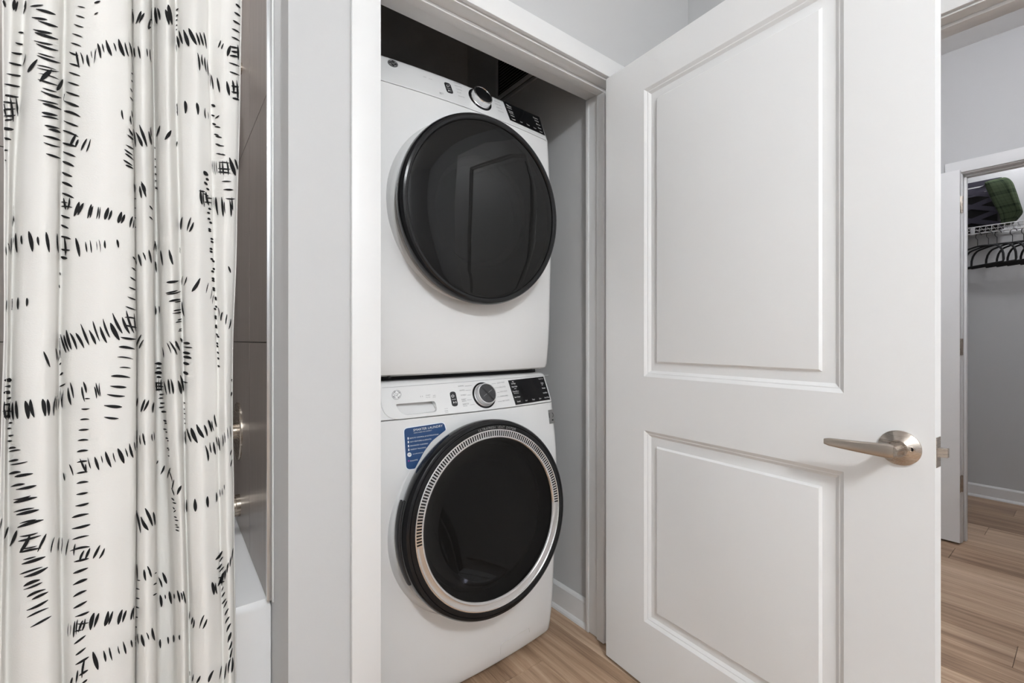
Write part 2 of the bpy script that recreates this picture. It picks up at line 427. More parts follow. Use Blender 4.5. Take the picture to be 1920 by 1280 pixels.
# ------------------------------------------------------------------ laundry door
AD = radians(4.0)
door = empty('door_1', (1.2205, 1.05, 0), math.atan2(-cos(AD), -sin(AD)))
struct(door, 'open white two-panel laundry door with nickel lever'); 
DW, DT, Z0, Z1 = .862, .035, .014, 2.026
def door_leaf(parent, W, T, z0, z1, panels, name='door_leaf', both=False):
    mb = MB()
    prof = [(0, 0), (.0015, .0008), (.009, .006), (.0105, .0062), (.0115, .0062), (.0195, .012), (.021, .0122), (.0445, .0072), (.0495, .0012), (.051, .001)]
    def face(y, sgn):
        wl, wr_ = panels[0][0], panels[0][1]
        def q(a, b, c, d): mb.add([(a, y, c), (b, y, c), (b, y, d), (a, y, d)], [(0, 1, 2, 3)])
        q(0, wl, z0, z1); q(wr_, W, z0, z1)
        zs = [z0]
        for p in sorted(panels, key=lambda p: p[2]): zs += [p[2], p[3]]
        zs.append(z1)
        for i in range(0, len(zs), 2): q(wl, wr_, zs[i], zs[i+1])
        for (a, b, c, d) in panels:
            loops = []
            for ins, dep in prof:
                yy = y+sgn*dep
                loops.append([(a+ins, yy, c+ins), (b-ins, yy, c+ins), (b-ins, yy, d-ins), (a+ins, yy, d-ins)])
            vv = [p for L in loops for p in L]; ff = []
            for i in range(len(loops)-1):
                for k in range(4):
                    ff.append((i*4+k, i*4+(k+1) % 4, i*4+4+(k+1) % 4, i*4+4+k))
            n = len(loops)-1; ff.append(tuple(n*4+k for k in range(4)))
            mb.add(vv, ff)
    face(0, 1); face(T, -1)
    for (a, b) in (((0, 0), (0, 1)), ((1, 0), (1, 1))):
        pass
    e = [(0, 0, z0), (0, T, z0), (0, T, z1), (0, 0, z1)]
    mb.add(e, [(0, 1, 2, 3)]); mb.add([(W, y, z) for (_, y, z) in e], [(0, 1, 2, 3)])
    mb.add([(0, 0, z1), (0, T, z1), (W, T, z1), (W, 0, z1)], [(0, 1, 2, 3)]); mb.add([(0, 0, z0), (0, T, z0), (W, T, z0), (W, 0, z0)], [(0, 1, 2, 3)])
    return mb.build(name, M_door, parent, ang=20)
door_leaf(door, DW, DT, Z0, Z1, [(.166, .713, .2185, .8275), (.166, .713, .9985, 1.913)])
# lever set: rosette, neck, lever
lx, lz = .809, .8995
Mr = Matrix.Translation((lx, 0, lz))
lev = empty('lever_handle'); lev.parent = door
lev['label'] = 'brushed nickel lever handle with round rosette'
MB().lathe([(.0345, 0), (.0345, .0035), (.0330, .0050), (.0180, .0120), (.0165, .0135), (0, .0135)], 56, Mr).build('rosette', M_nickel, lev, 30)
MB().lathe([(.0128, .014), (.0125, .030), (.012, .055), (0, .055)], 32, Mr).build('neck', M_nickel, lev, 30)
for sx, sz in ((.021, .002), (-.021, -.002)):
    MB().lathe([(.0052, .0075), (.0052, .0125), (.0040, .0130), (.0034, .0105), (0, .0102)], 20, Matrix.Translation((lx+sx, 0, lz+sz))).build('screw', M_nickel, lev, 30)
    MB().lathe([(.0033, .0108), (0, .0108)], 16, Matrix.Translation((lx+sx, 0, lz+sz))).build('screw_recess_shade', M_dark, lev)  # flat dark disc paints the shade in the screw head hole
def lever():
    bm = MB(); N = 14; ring = 16
    for i in range(N+1):
        t = i/N
        xx = lx+.006 - t*.118
        hh = (.0145-.0070*t)*(1 if i < N else .75); dd = .0075-.002*t
        if i == 0: hh *= .8; dd *= .8
        yc = -.050-.006*sin(pi*min(1, t*1.2)*.5) + .004*t; zc = lz - .003*t+.002*t*t
        for k in range(ring):
            a = 2*pi*k/ring; e = .36
            cx_ = math.copysign(abs(cos(a))**e, cos(a)); cz_ = math.copysign(abs(sin(a))**e, sin(a))
            bm.v.append((xx, yc+dd*cx_, zc+hh*cz_))
    for i in range(N):
        for k in range(ring):
            bm.f.append((i*ring+k, i*ring+(k+1) % ring, (i+1)*ring+(k+1) % ring, (i+1)*ring+k))
    bm.f.append(tuple(range(ring))); bm.f.append(tuple(N*ring+k for k in range(ring)))
    return bm
lever().build('lever', M_lever, lev, 40)
MB().box(DW, DW+.0012, .0055, .0295, lz-.029, lz+.029, .0005).build('latch_plate', M_nickel, door)
lb = MB(); lb.add([(DW+.001, .009, lz-.0085), (DW+.001, .026, lz-.0085), (DW+.001, .026, lz+.0085), (DW+.001, .009, lz+.0085),
                   (DW+.014, .016, lz-.0085), (DW+.014, .026, lz-.0085), (DW+.014, .026, lz+.0085), (DW+.014, .016, lz+.0085)],
                  [(0,1,2,3),(4,5,6,7),(0,1,5,4),(1,2,6,5),(2,3,7,6),(3,0,4,7)]); lb.build('latch_bolt', M_nickel, door)
for zc in (1.786, 1.074, .322):
    h = MB().box(-.0022, -.0002, .003, .034, zc-.044, zc+.044, .0003)
    h.tube([(-.004, .037, zc-.045), (-.004, .037, zc+.045)], .006, 12)
    h.build('hinge', M_nickel, door, 40)
# far side lever (seen only from elsewhere)
Mb = Matrix.Translation((lx, DT, lz)) @ Matrix.Rotation(pi, 4, 'Z')
MB().lathe([(.0345, 0), (.0345, .003), (.033, .0055), (.0185, .013), (.0128, .0145), (.012, .055), (0, .055)], 40, Mb).build('rosette', M_nickel, lev, 30)
MB().box(lx-.108, lx+.01, DT+.046, DT+.058, lz-.009, lz+.009, .005).build('lever', M_nickel, lev, 40)

# wardrobe door folded back against the hall wall
d2 = empty('door_2', (3.452, .461, 0), radians(88.0))
struct(d2, 'white wardrobe door folded back flat against the hall wall')
door_leaf(d2, .81, .034, .012, 2.038, [(.15, .66, .2185, .8275), (.15, .66, .9985, 1.913)])
for zc in (1.853, 1.077, .331):
    h = MB().box(-.0025, -.0003, .003, .031, zc-.044, zc+.044, .0003); h.tube([(-.004, .001, zc-.045), (-.004, .001, zc+.045)], .0055, 12)
    h.build('hinge', M_nickel, d2, 40)
d2.rotation_euler = (0, 0, radians(90.0))
d2.location = (3.4495, .461, 0)

# ------------------------------------------------------------------ surfaces for printed marks
def text2d(body, shear=0.0):
    cu = bpy.data.curves.new('txt', 'FONT'); cu.body = body; cu.size = 1.0; cu.resolution_u = 2; cu.shear = shear; cu.fill_mode = 'FRONT' if hasattr(cu, 'fill_mode') else cu.fill_mode
    o = bpy.data.objects.new('txt', cu); C.objects.link(o)
    dg = bpy.context.evaluated_depsgraph_get(); me = bpy.data.meshes.new_from_object(o.evaluated_get(dg))
    v = [(p.co.x, p.co.y) for p in me.vertices]; f = [tuple(q.vertices) for q in me.polygons]
    bpy.data.objects.remove(o, do_unlink=True); bpy.data.curves.remove(cu); bpy.data.meshes.remove(me)
    x0 = min(p[0] for p in v); x1 = max(p[0] for p in v)
    return [((p[0]-x0)/(x1-x0), p[1]/.70) for p in v], f   # width normalised, cap height 1

class Surf:
    """front surface of an appliance: y = f(x, z) in the root's frame"""
    def __init__(s, root, fy): s.o = Vector(root); s.f = fy
    def hit(s, px, py, off=.0008):
        r = ray(px, py); t = (s.o.y)/r.y
        for _ in range(25):
            P = CAM+r*t-s.o
            t -= (P.y - s.f(P.x, P.z))/r.y*.9
        P = CAM+r*t-s.o
        return Vector((P.x, s.f(P.x, P.z)-off, P.z))
    def text(s, mb, body, p0, p1, up, off=.0008, shear=0.0):
        v, f = text2d(body, shear)
        mb.add([s.hit(p0[0]+(p1[0]-p0[0])*u+up[0]*h, p0[1]+(p1[1]-p0[1])*u+up[1]*h, off) for u, h in v], f)
    def poly(s, mb, pts, off=.0008, thick=0.0):
        v = [s.hit(x, y, off) for x, y in pts]; n = len(v)
        if thick: 
            b = [s.hit(x, y, off-thick) for x, y in pts]
            mb.add(v+b, [tuple(range(n))]+[(i, (i+1) % n, n+(i+1) % n, n+i) for i in range(n)])
        else: mb.add(v, [tuple(range(n))])
    def grid(s, mb, quad, nu, nv, off, thick=0.0):
        (a, b, c, d) = quad
        def P(u, v): return ((a[0]*(1-u)+b[0]*u)*(1-v)+(d[0]*(1-u)+c[0]*u)*v, (a[1]*(1-u)+b[1]*u)*(1-v)+(d[1]*(1-u)+c[1]*u)*v)
        vv = [s.hit(*P(i/nu, j/nv), off) for j in range(nv+1) for i in range(nu+1)]
        ff = [(j*(nu+1)+i, j*(nu+1)+i+1, (j+1)*(nu+1)+i+1, (j+1)*(nu+1)+i) for j in range(nv) for i in range(nu)]
        if thick:
            ring = [(i/nu, 0) for i in range(nu)]+[(1, j/nv) for j in range(nv)]+[(1-i/nu, 1) for i in range(nu)]+[(0, 1-j/nv) for j in range(nv)]
            n = len(ring); t = [s.hit(*P(*q), off) for q in ring]; bq = [s.hit(*P(*q), off-thick) for q in ring]
            mb.add(t+bq, [(i, (i+1) % n, n+(i+1) % n, n+i) for i in range(n)])
        mb.add(vv, ff)
def round_poly(pts, r, n=6):
    out = []; N = len(pts)
    for i in range(N):
        p = Vector(pts[i]); a = Vector(pts[i-1]); b = Vector(pts[(i+1) % N])
        rr = r[i] if isinstance(r, (list, tuple)) else r
        da = (a-p).normalized(); db = (b-p).normalized()
        s0 = p+da*rr; s1 = p+db*rr
        for k in range(n+1):
            t = k/n; out.append(tuple(s0*(1-t)**2+p*2*t*(1-t)+s1*t*t))
    return out

def interp(tab, z):
    if z <= tab[0][0]: return tab[0][1]
    for (a, ya), (b, yb) in zip(tab, tab[1:]):
        if z <= b:
            t = (z-a)/(b-a); return ya+(yb-ya)*t
    return tab[-1][1]
HWID, CR, BOW = .3555, .032, .021
def ring_pts(y0, ins=0.0, back=.745, nf=28, nc=7, bow=BOW):
    h = HWID-ins; pts = [(-h, back)]
    for k in range(nc+1):
        a = pi+ (pi/2)*k/nc; pts.append((-h+CR+CR*cos(a), y0+ins+CR+CR*sin(a)))
    for k in range(1, nf):
        x = -h+CR+(2*h-2*CR)*k/nf; pts.append((x, y0+ins-bow*(1-(x/(h-CR))**2)))
    for k in range(nc+1):
        a = 1.5*pi+(pi/2)*k/nc; pts.append((h-CR+CR*cos(a), y0+ins+CR+CR*sin(a)))
    pts.append((h, back)); return pts
def cab(levels):
    mb = MB(); n = None
    for (z, y0, ins) in levels:
        p = ring_pts(y0, ins); n = len(p); mb.v += [(x, y, z) for x, y in p]
    for i in range(len(levels)-1):
        for k in range(n):
            mb.f.append((i*n+k, i*n+(k+1) % n, (i+1)*n+(k+1) % n, (i+1)*n+k))
    mb.f.append(tuple(range(n))); mb.f.append(tuple((len(levels)-1)*n+k for k in range(n)))
    return mb
def boolean_cut(o, cutter):
    md = o.modifiers.new('cut', 'BOOLEAN'); md.operation = 'DIFFERENCE'; md.object = cutter; md.solver = 'EXACT'
    dg = bpy.context.evaluated_depsgraph_get()
    me = bpy.data.meshes.new_from_object(o.evaluated_get(dg)); o.modifiers.clear()
    old = o.data; o.data = me; bpy.data.meshes.remove(old)
def fr_surface(tab):
    def f(x, z): return interp(tab, z)-BOW*max(0, 1-(x/(HWID-CR))**2)
    return f
def tiltM(x, y, z, tilt): return Matrix.Translation((x, y, z)) @ Matrix.Rotation(-tilt, 4, 'X')

def dial(root, surf, x, z, lean, face_mat, mark):
    y = surf.f(x, z)
    M = Matrix.Translation((x, y, z)) @ Matrix.Rotation(-lean, 4, 'X')
    d = empty('dial'); d.parent = root
    MB().lathe([(.044, -.004), (.044, .0012), (.0425, .002), (.030, .002)], 56, M).build('dial_base', M_black, d, 35)
    MB().lathe([(.0385, .0015), (.0385, .004), (.0365, .0055), (.0350, .018), (.0352, .0205), (.0340, .0225), (.0318, .0228), (.0312, .0215)], 56, M).build('dial_rim', M_chrome if mark else M_silver, d, 30)
    MB().lathe([(.0316, .0212), (.0150, .0218), (0, .0219)], 56, M).build('dial_face', face_mat, d, 30)
    if not mark:
        mb = MB()
        for ang, w_, l0, l1 in ((radians(128), .0018, -.028, .028),):
            u = Vector((cos(ang), 0, sin(ang))); v = Vector((-sin(ang), 0, cos(ang)))
            mb.add([M @ (u*l0+v*w_+Vector((0, -.0226, 0))), M @ (u*l1+v*w_+Vector((0, -.0226, 0))), M @ (u*l1-v*w_+Vector((0, -.0226, 0))), M @ (u*l0-v*w_+Vector((0, -.0226, 0)))], [(0, 1, 2, 3)])
        mb.build('dial_bar', M_dark, d)
        mb = MB()
        for l0, l1 in ((-.02, -.004), (.004, .022)):
            ang = radians(28); u = Vector((cos(ang), 0, sin(ang))); v = Vector((-sin(ang), 0, cos(ang)))*.0006
            e = Vector((0, -.0225, 0)); mb.add([M @ (u*l0+v+e), M @ (u*l1+v+e), M @ (u*l1-v+e), M @ (u*l0-v+e)], [(0, 1, 2, 3)])
        mb.build('dial_mark', M_foil, d)
    return d

def ge_badge(root, surf, cx_, cy_, rx_, ry_, dark):
    """round monogram badge: disc, ring, four swirls and the script letters"""
    b = empty('badge'); b.parent = root
    b['label'] = 'round monogram badge reading GE'
    def ell(r, n=32, dx=0, dy=0): return [(cx_+rx_*r*cos(2*pi*k/n), cy_-ry_*r*sin(2*pi*k/n)+.32*rx_*r*cos(2*pi*k/n)*(1 if dark else -.12)) for k in range(n)]
    m1 = MB(); surf.poly(m1, ell(1.0), .0014, .002); m1.build('badge_disc', M_blackm if dark else M_white_ink, b)
    def P(u, v): return (cx_+rx_*u, cy_-ry_*v+.32*rx_*u*(1 if dark else -.12))
    m2 = MB()
    def band(r0, r1, a0, a1, n=20, off=.0018, taper=False):
        vv = []
        for k in range(n+1):
            a = a0+(a1-a0)*k/n; t = k/n
            ra, rb = (r0+(r1-r0)*.5*t, r1-(r1-r0)*.5*t) if taper else (r0, r1)
            vv += [surf.hit(*P(ra*cos(a), ra*sin(a)), off), surf.hit(*P(rb*cos(a), rb*sin(a)), off)]
        m2.add(vv, [(2*k, 2*k+1, 2*k+3, 2*k+2) for k in range(n)])
    band(.86, .95, 0, 2*pi, 32)
    for q in range(4): band(.56, .80, q*pi/2+.35, q*pi/2+1.75, 10, taper=True)
    v, f = text2d('GE', .3)
    m2.add([surf.hit(*P(-.46+.92*u, -.30+.60*h), .0018) for u, h in v], f)
    m2.build('badge_monogram', M_silver if dark else M_grey_ink, b)

# ------------------------------------------------------------------ washing machine
RX = .787
WR = (RX, 1.24, 0)
washer = empty('washing_machine', WR)
tag(washer, 'white front-load washing machine with blue sticker, standing on the wood floor', 'washing machine')
WT = [(.028, .004), (.10, -.010), (.2, -.020), (.45, -.035), (.68, -.040), (.75, -.034), (.885, -.014), (.8875, -.014), (.985, .028), (.995, .034)]
wsurf = Surf(WR, fr_surface(WT))
lv = [(.028, .012, .010), (.034, .005, .003), (.045, .001, 0)] + [(z, interp(WT, z), 0) for z in (.08, .12, .2, .3, .4, .5, .6, .68, .72, .76, .82, .86, .8835)] + [(.8855, interp(WT, .8855), .0018)]
body = cab(lv).build('body', M_appl, washer)
DCW = (.002, -.130, .579); TWT = radians(4.9)
MWd = tiltM(*DCW, TWT)
cut = MB().lathe([(0, .0), (.222, .0), (.222, -.36), (0, -.36)], 48, MWd).build('cutter', None, washer)
boolean_cut(body, cut); bpy.data.objects.remove(cut, do_unlink=True); smooth_angle(body, 30)
pl = [(.8880, interp(WT, .888), .0018), (.8900, interp(WT, .890), 0), (.905, interp(WT, .905), 0), (.93, interp(WT, .93), 0), (.955, interp(WT, .955), 0), (.978, interp(WT, .978), 0), (.985, .0285, .0015), (.990, .033, .005), (.9925, .038, .012)]
panel = cab(pl).build('control_panel', M_appl, washer)
# drawer pull pocket cut into the panel
pk = round_poly([(-.262, .928), (-.140, .9285), (-.136, .897), (-.25, .896)], [.006, .008, .016, .02], 5)
mb = MB(); n = len(pk)
mb.v = [(x, -.06, z) for x, z in pk]+[(x, interp(WT, z)+.012-(.018 if z < .905 else 0), z+.002) for x, z in pk]
mb.f = [tuple(range(n)), tuple(range(n, 2*n))]+[(i, (i+1) % n, n+(i+1) % n, n+i) for i in range(n)]
cut = mb.build('cutter', None, washer); boolean_cut(panel, cut); bpy.data.objects.remove(cut, do_unlink=True); smooth_angle(panel, 30)
# outline bead of the fascia
bead = []
for x, z in round_poly([(-.302, .980), (-.302, .889), (.0, .889)], [.0, .045, .0], 8)[7:-6]:
    bead.append((x, wsurf.f(x, z)-.0004, z))
MB().tube(bead, .0013, 6).build('fascia_bead', M_appl, washer, 60)
bead = [(x, wsurf.f(x, z)-.0004, z) for x, z in [(.335, .978), (.334, .95), (.334, .92), (.333, .895)]]
MB().tube(bead, .0013, 6).build('fascia_bead', M_appl, washer, 60)
topline = MB()
f_ = lambda x: 726.5-(x-715)*.0705-((x-715)/311)**2*2.0
for k in range(30):
    a, b_ = 716+k*10.4, 716+(k+1)*10.4
    wsurf.poly(topline, [(a, f_(a)), (b_, f_(b_)), (b_, f_(b_)+.8), (a, f_(a)+.8)], .0010)
topline.build('fascia_top_line', M_appl2, washer)
for sx in (-.30, .30):
    for yy in (.09, .66):
        MB().lathe([(0, 0), (.024, 0), (.026, -.004), (.024, -.012), (.010, -.014), (.010, -.034)], 20,
                   Matrix.Translation((sx, yy, 0)) @ Matrix.Rotation(pi/2, 4, 'X') ).build('foot', M_blackm, washer, 40)
# door
wd = empty('door'); wd.parent = washer
wd['label'] = 'round black washer door with chrome vent ring'
MB().lathe([(.316, -.135), (.306, -.100), (.300, -.082), (.297, -.075), (.292, -.070), (.25, -.068)], 96, MWd).build('door_surround', M_appl, washer, 40)
MB().lathe([(.225, -.062), (.281, -.060), (.288, -.050), (.2915, -.036), (.2920, -.022), (.2900, -.011), (.2855, -.004), (.280, -.0012), (.2775, -.0012), (.2765, -.0032), (.2755, -.0012), (.268, -.0002), (.2632, -.0008), (.2625, -.006)], 120, MWd).build('outer_ring', M_black, wd, 30)
A0, A1 = radians(-14), radians(190)       # vented arc; measured ccw from the right seen from the front
def ang_of(px, py):
    # angle on the door face for a pixel
    r = ray(px, py); inv = (Matrix.Translation(WR) @ MWd).inverted()
    o_ = inv @ CAM; d_ = (inv.to_3x3() @ r); t = -o_.y/d_.y; p = o_+d_*t
    return math.atan2(p.z, p.x), math.hypot(p.x, p.z)
A0 = ang_of(1050, 940)[0]; A1 = ang_of(791, 1024)[0]
if A1 < 0: A1 += 2*pi
crm = MB().lathe([(.2625, -.008), (.2622, .0000), (.2612, .0008), (.2588, .0008), (.2580, 0), (.2580, -.008)], 120, MWd)
crm.lathe([(.2428, -.008), (.2428, -.0012), (.2420, -.0004), (.2385, -.0010), (.2370, -.0025), (.2365, -.012)], 120, MWd)
crm.lathe([(.2582, -.0012), (.2505, -.0022), (.2426, -.0022)], 72, MWd, A1, A0+2*pi)
crm.build('chrome_ring', M_chrome, wd, 30)
MB().lathe([(.2584, -.0085), (.2424, -.0085)], 120, MWd).build('vent_channel', M_dark, wd)
rb = MB(); NR = 100
for k in range(NR+1):
    a = A0+(A1-A0)*k/NR; u = Vector((cos(a), 0, sin(a))); v = Vector((-sin(a), 0, cos(a)))
    hw_ = .0027
    vv = []
    for rr in (.2424, .2584):
        for s_, d_ in ((-hw_, -.0085), (-hw_*.75, -.0012), (hw_*.75, -.0012), (hw_, -.0085)):
            vv.append(MWd @ (u*rr+v*s_+Vector((0, -d_, 0))))
    rb.add(vv, [(0, 1, 5, 4), (1, 2, 6, 5), (2, 3, 7, 6)])
rbo = rb.build('vent_rib', M_chrome, wd); rbo['kind'] = 'stuff'
MB().lathe([(.2372, -.0075), (.225, -.0115), (.18, -.0165), (.09, -.0205), (0, -.0215)], 96, MWd).build('glass', M_glassw, wd, 40)
MB().lathe([(.212, -.05), (.205, -.075), (.18, -.125), (.13, -.155), (.06, -.165), (0, -.166)], 64, MWd).build('glass_bowl', M_glassw, wd, 40)
MB().lathe([(.223, -.055), (.214, -.070), (.204, -.085), (.212, -.105), (.222, -.112)], 64, MWd).build('gasket', M_rubber, washer, 40)
dr = MB().lathe([(.2215, -.112), (.2222, -.30), (.205, -.345), (.06, -.352), (0, -.352)], 64, MWd)
for q in range(3):
    a = q*2*pi/3+.5
    for k in range(1):
        u = Vector((cos(a), 0, sin(a))); v = Vector((-sin(a), 0, cos(a)))
        dr.add([MWd @ (u*rr+v*s_+Vector((0, yy, 0))) for rr, s_ in ((.222, -.04), (.175, 0), (.222, .04)) for yy in (.12, .31)], [(0, 1, 3, 2), (2, 3, 5, 4), (0, 2, 4), (1, 3, 5)])
dr.build('drum', M_steel, washer, 30)
hg = MB()
for k in range(15):
    pass
ha0, ha1 = radians(160), radians(205)
hg.lathe([(.286, -.058), (.2955, -.054), (.2970, -.040), (.2945, -.033), (.286, -.030)], 24, MWd, ha0, ha1)
hg.build('door_hinge_cover', M_blackm, wd, 40)
# arched lettering on the door ring
tx = MB(); v, f = text2d('ULTRAFRESH  VENT  SYSTEM')
b0, b1 = ang_of(898, 813)[0], ang_of(966, 805)[0]
tx.add([MWd @ Vector(((.2645+.0078*h)*cos(b0+(b1-b0)*u), .0001-.0007, (.2645+.0078*h)*sin(b0+(b1-b0)*u))) for u, h in v], f)
tx.build('vent_lettering', M_foil, wd)
# control panel furniture
dial(washer, wsurf, .038, .934, radians(23), M_dial, False)
mb = MB(); wsurf.poly(mb, round_poly([(842.6, 734.6), (853.3, 733.2), (858.8, 760.6), (848.0, 762.2)], [5.2, 5.2, 5.2, 5.2]), .0016, .002)
pill = mb.build('start_button', M_blackm, washer)
mb = MB()
def arc_px(c, r, a0, a1, w_, n=14, sk=-.1):
    vv = []
    for k in range(n+1):
        a = a0+(a1-a0)*k/n
        for q in (r-w_/2, r+w_/2): vv.append(wsurf.hit(c[0]+q*cos(a), c[1]-q*sin(a), .0022))
    mb.add(vv, [(2*k, 2*k+1, 2*k+3, 2*k+2) for k in range(n)])
arc_px((848.3, 742.0), 2.3, radians(130), radians(410), .8)
wsurf.poly(mb, [(848.0, 738.6), (848.7, 738.6), (848.9, 742), (848.2, 742)], .0022)
wsurf.poly(mb, [(846.5, 748.7), (854.0, 747.6), (854.1, 748.2), (846.6, 749.3)], .0022)
wsurf.poly(mb, [(849.0, 752.2), (852.0, 753.9), (849.8, 756.2)], .0022)
wsurf.poly(mb, [(852.8, 752.0), (853.4, 751.9), (854.2, 755.5), (853.6, 755.6)], .0022)
wsurf.poly(mb, [(854.3, 751.8), (854.9, 751.7), (855.7, 755.3), (855.1, 755.4)], .0022)
mb.build('button_icons', M_white_ink, pill)['kind'] = 'stuff'
mb = MB(); wsurf.grid(mb, [(952.3, 713.0), (1018.2, 705.6), (1031.6, 748.6), (966.8, 758.8)], 12, 6, .0014, .002)
disp = mb.build('display', M_black, washer)
mb = MB()
T = lambda s_, a, b_, h=2.6, off=.0022: wsurf.text(mb, s_, a, b_, (-.18*h, -h), off)
T('My', (959.6, 716.8), (962.8, 716.4)); T('Settings', (958.2, 720.3), (965.8, 719.3))
T('Delay Wash', (959.0, 726.3), (969.0, 724.9)); T('On/Off', (963.5, 729.2), (967.5, 728.6), 1.6)
T('Deep Rinse', (961.0, 735.2), (971.8, 733.6)); T('Extra Rinse', (963.2, 738.0), (972.0, 736.7), 1.8)
T('Steam Refresh', (964.2, 745.6), (974.8, 744.2)); T('Sound', (969.2, 753.7), (975.2, 752.8))
T('Soil', (984.7, 751.9), (988.2, 751.4)); T('Temp', (997.2, 750.0), (1002.2, 749.2)); T('Spin', (1010.6, 748.0), (1014.2, 747.4))
T('Tumble Care', (1009.0, 711.2), (1017.6, 710.2), 1.8); T('Delay', (1013.6, 719.3), (1018.4, 718.6)); T('Hr', (1015.2, 722.0), (1017.6, 721.7), 1.8)
T('Pocket', (1016.0, 728.8), (1022.0, 727.9)); T('OdorBlock', (1017.6, 737.6), (1025.6, 736.4)); T('Smart Wash', (1020.2, 746.4), (1029.0, 745.1))
mb.build('display_lettering', M_white_ink, disp)['kind'] = 'stuff'
mb = MB()
G = lambda s_, a, b_, h=2.3: wsurf.text(mb, s_, a, b_, (-.18*h, -h), .0009)
for s_, a, b_ in (('NORMAL', (859.0, 724.9), (869.8, 723.9)), ('WHITES', (861.2, 733.2), (871.0, 732.1)), ('TOWELS', (863.4, 742.0), (874.0, 740.8)),
                  ('BULKY', (865.4, 750.0), (873.8, 748.9)), ('SANITIZE', (867.6, 758.9), (879.0, 757.4)), ('QUICK WASH', (931.6, 719.0), (945.6, 717.1)),
                  ('DELICATES', (936.0, 727.0), (947.6, 725.5)), ('COLD WASH', (937.4, 735.2), (950.4, 733.5)), ('RINSE & SPIN', (938.2, 744.0), (952.2, 741.9)), ('SELF CLEAN', (942.2, 752.4), (955.0, 750.4))):
    G(s_, a, b_)
G('BEDDING', (866.2, 752.9), (874.2, 751.8), 1.7); G('WITH OXI', (868.4, 762.0), (876.0, 761.0), 1.7)
for a, b_ in (((871.4, 723.4), (884.0, 722.2)), ((872.4, 731.6), (882.6, 730.6)), ((876.0, 740.4), (882.4, 739.7)), ((875.6, 749.4), (884.4, 748.4)), ((881.4, 758.6), (889.4, 757.4)),
             ((921.6, 719.0), (929.4, 718.2)), ((927.4, 726.6), (935.0, 726.0)), ((932.0, 735.3), (936.4, 734.9)), ((932.0, 743.6), (937.0, 743.2)), ((933.2, 752.4), (941.0, 751.7))):
    wsurf.poly(mb, [a, b_, (b_[0], b_[1]+.5), (a[0], a[1]+.5)], .0009)
G('11', (788.5, 744.4), (792.4, 744.0), 2.6); G('CONNECT', (798.0, 742.2), (807.0, 741.2), 2.2); G('PLUS', (798.6, 745.6), (806.4, 744.8), 1.4); G('wifi', (811.6, 742.4), (816.2, 741.9), 2.2); G('enabled', (811.4, 745.0), (816.8, 744.3), 1.4)
wsurf.poly(mb, [(833.2, 766.0), (839.4, 765.0), (839.5, 765.4), (833.3, 766.4)], .0009); wsurf.poly(mb, [(834.2, 773.6), (840.4, 772.6), (840.5, 773.0), (834.3, 774.0)], .0009)
wsurf.text(mb, 'PODS', (834.0, 771.5), (840.0, 770.6), (-.4, -2.0), .0009)
mb.build('panel_lettering', M_grey_ink, washer)['kind'] = 'stuff'
ge_badge(washer, wsurf, 743.2, 739.6, 9.2, 9.4, False)
# blue sticker and small foil label on the front
st = empty('sticker'); st.parent = washer; st['label'] = 'blue triangular sticker headed SMARTER LAUNDRY'
outl = round_poly([(755.8, 802.2), (833.0, 790.5), (837.0, 804.5), (810.0, 826.0), (795.0, 846.0), (777.0, 879.6), (760.5, 881.6)], [7, 6, 2.5, 6, 6, 2, 8], 5)
cxs, cys = sum(p[0] for p in outl)/len(outl), sum(p[1] for p in outl)/len(outl)
mb = MB(); wsurf.poly(mb, outl, .0012, .001); mb.build('sticker_border', M_stick_edge, st)
inl = [(cxs+(x-cxs)*.965, cys+(y-cys)*.965) for x, y in outl]
mb = MB(); wsurf.poly(mb, inl, .0017, .0004); mb.build('sticker_field', M_blue, st)
mb = MB()
B = lambda s_, a, b_, h: wsurf.text(mb, s_, a, b_, (-.06*h, -h), .0022)
B('SMARTER LAUNDRY', (774.4, 808.2), (829.6, 799.6), 4.4); B('STARTS WHEN YOU CONNECT', (775.2, 812.4), (809.2, 807.0), 1.8)
for i, (s_, x1, yL, yR) in enumerate((('REMOTE CONTROL & NOTIFICATIONS', 821.6, 822.4, 814.7), ('NEW FEATURES & UPDATES', 808.2, 829.2, 823.6), ('ENHANCED CLEANING', 801.8, 836.6, 831.8), ('ENERGY TRACKING', 798.0, 843.6, 839.2))):
    x0 = 767.8+i*.5
    B(s_, (x0, yL), (x1, yR), 2.3)
    wsurf.poly(mb, [(763.4+i*.4, yL-2.9), (765.6+i*.4, yL-3.2), (765.9+i*.4, yL+1.1), (763.7+i*.4, yL+1.4)], .0022)
B('GE APPLIANCES', (773.2, 851.8), (792.6, 848.4), 1.8); B('SmartHQ', (768.6, 864.8), (782.8, 862.2), 2.6)
wsurf.poly(mb, [(767.0+3.9*cos(2*pi*k/24), 851.8-4.1*sin(2*pi*k/24)) for k in range(24)], .0022)
mb.build('sticker_lettering', M_white_ink, st)['kind'] = 'stuff'
mb = MB(); wsurf.text(mb, 'GE', (764.8, 853.2), (769.2, 852.6), (0, -3.0), .0026); mb.build('sticker_monogram', M_blue, st)
mb = MB(); wsurf.poly(mb, [(764.2, 862.2), (767.2, 861.7), (767.4, 864.8), (764.4, 865.2)], .0022); mb.build('sticker_mark', M_magenta, st)
mb = MB(); wsurf.poly(mb, [(1027.4, 768.6), (1037.2, 766.9), (1040.0, 792.6), (1030.2, 794.4)], .0012, .001); lab = mb.build('warranty_label', M_foil, washer)
mb = MB(); wsurf.text(mb, '10', (1029.4, 783.2), (1037.6, 781.8), (-1.0, -9.4), .0016)
wsurf.poly(mb, [(1031.4, 786.2), (1037.0, 785.3), (1037.4, 788.0), (1031.8, 788.9)], .0016)
mb.build('label_number', M_dark, lab)
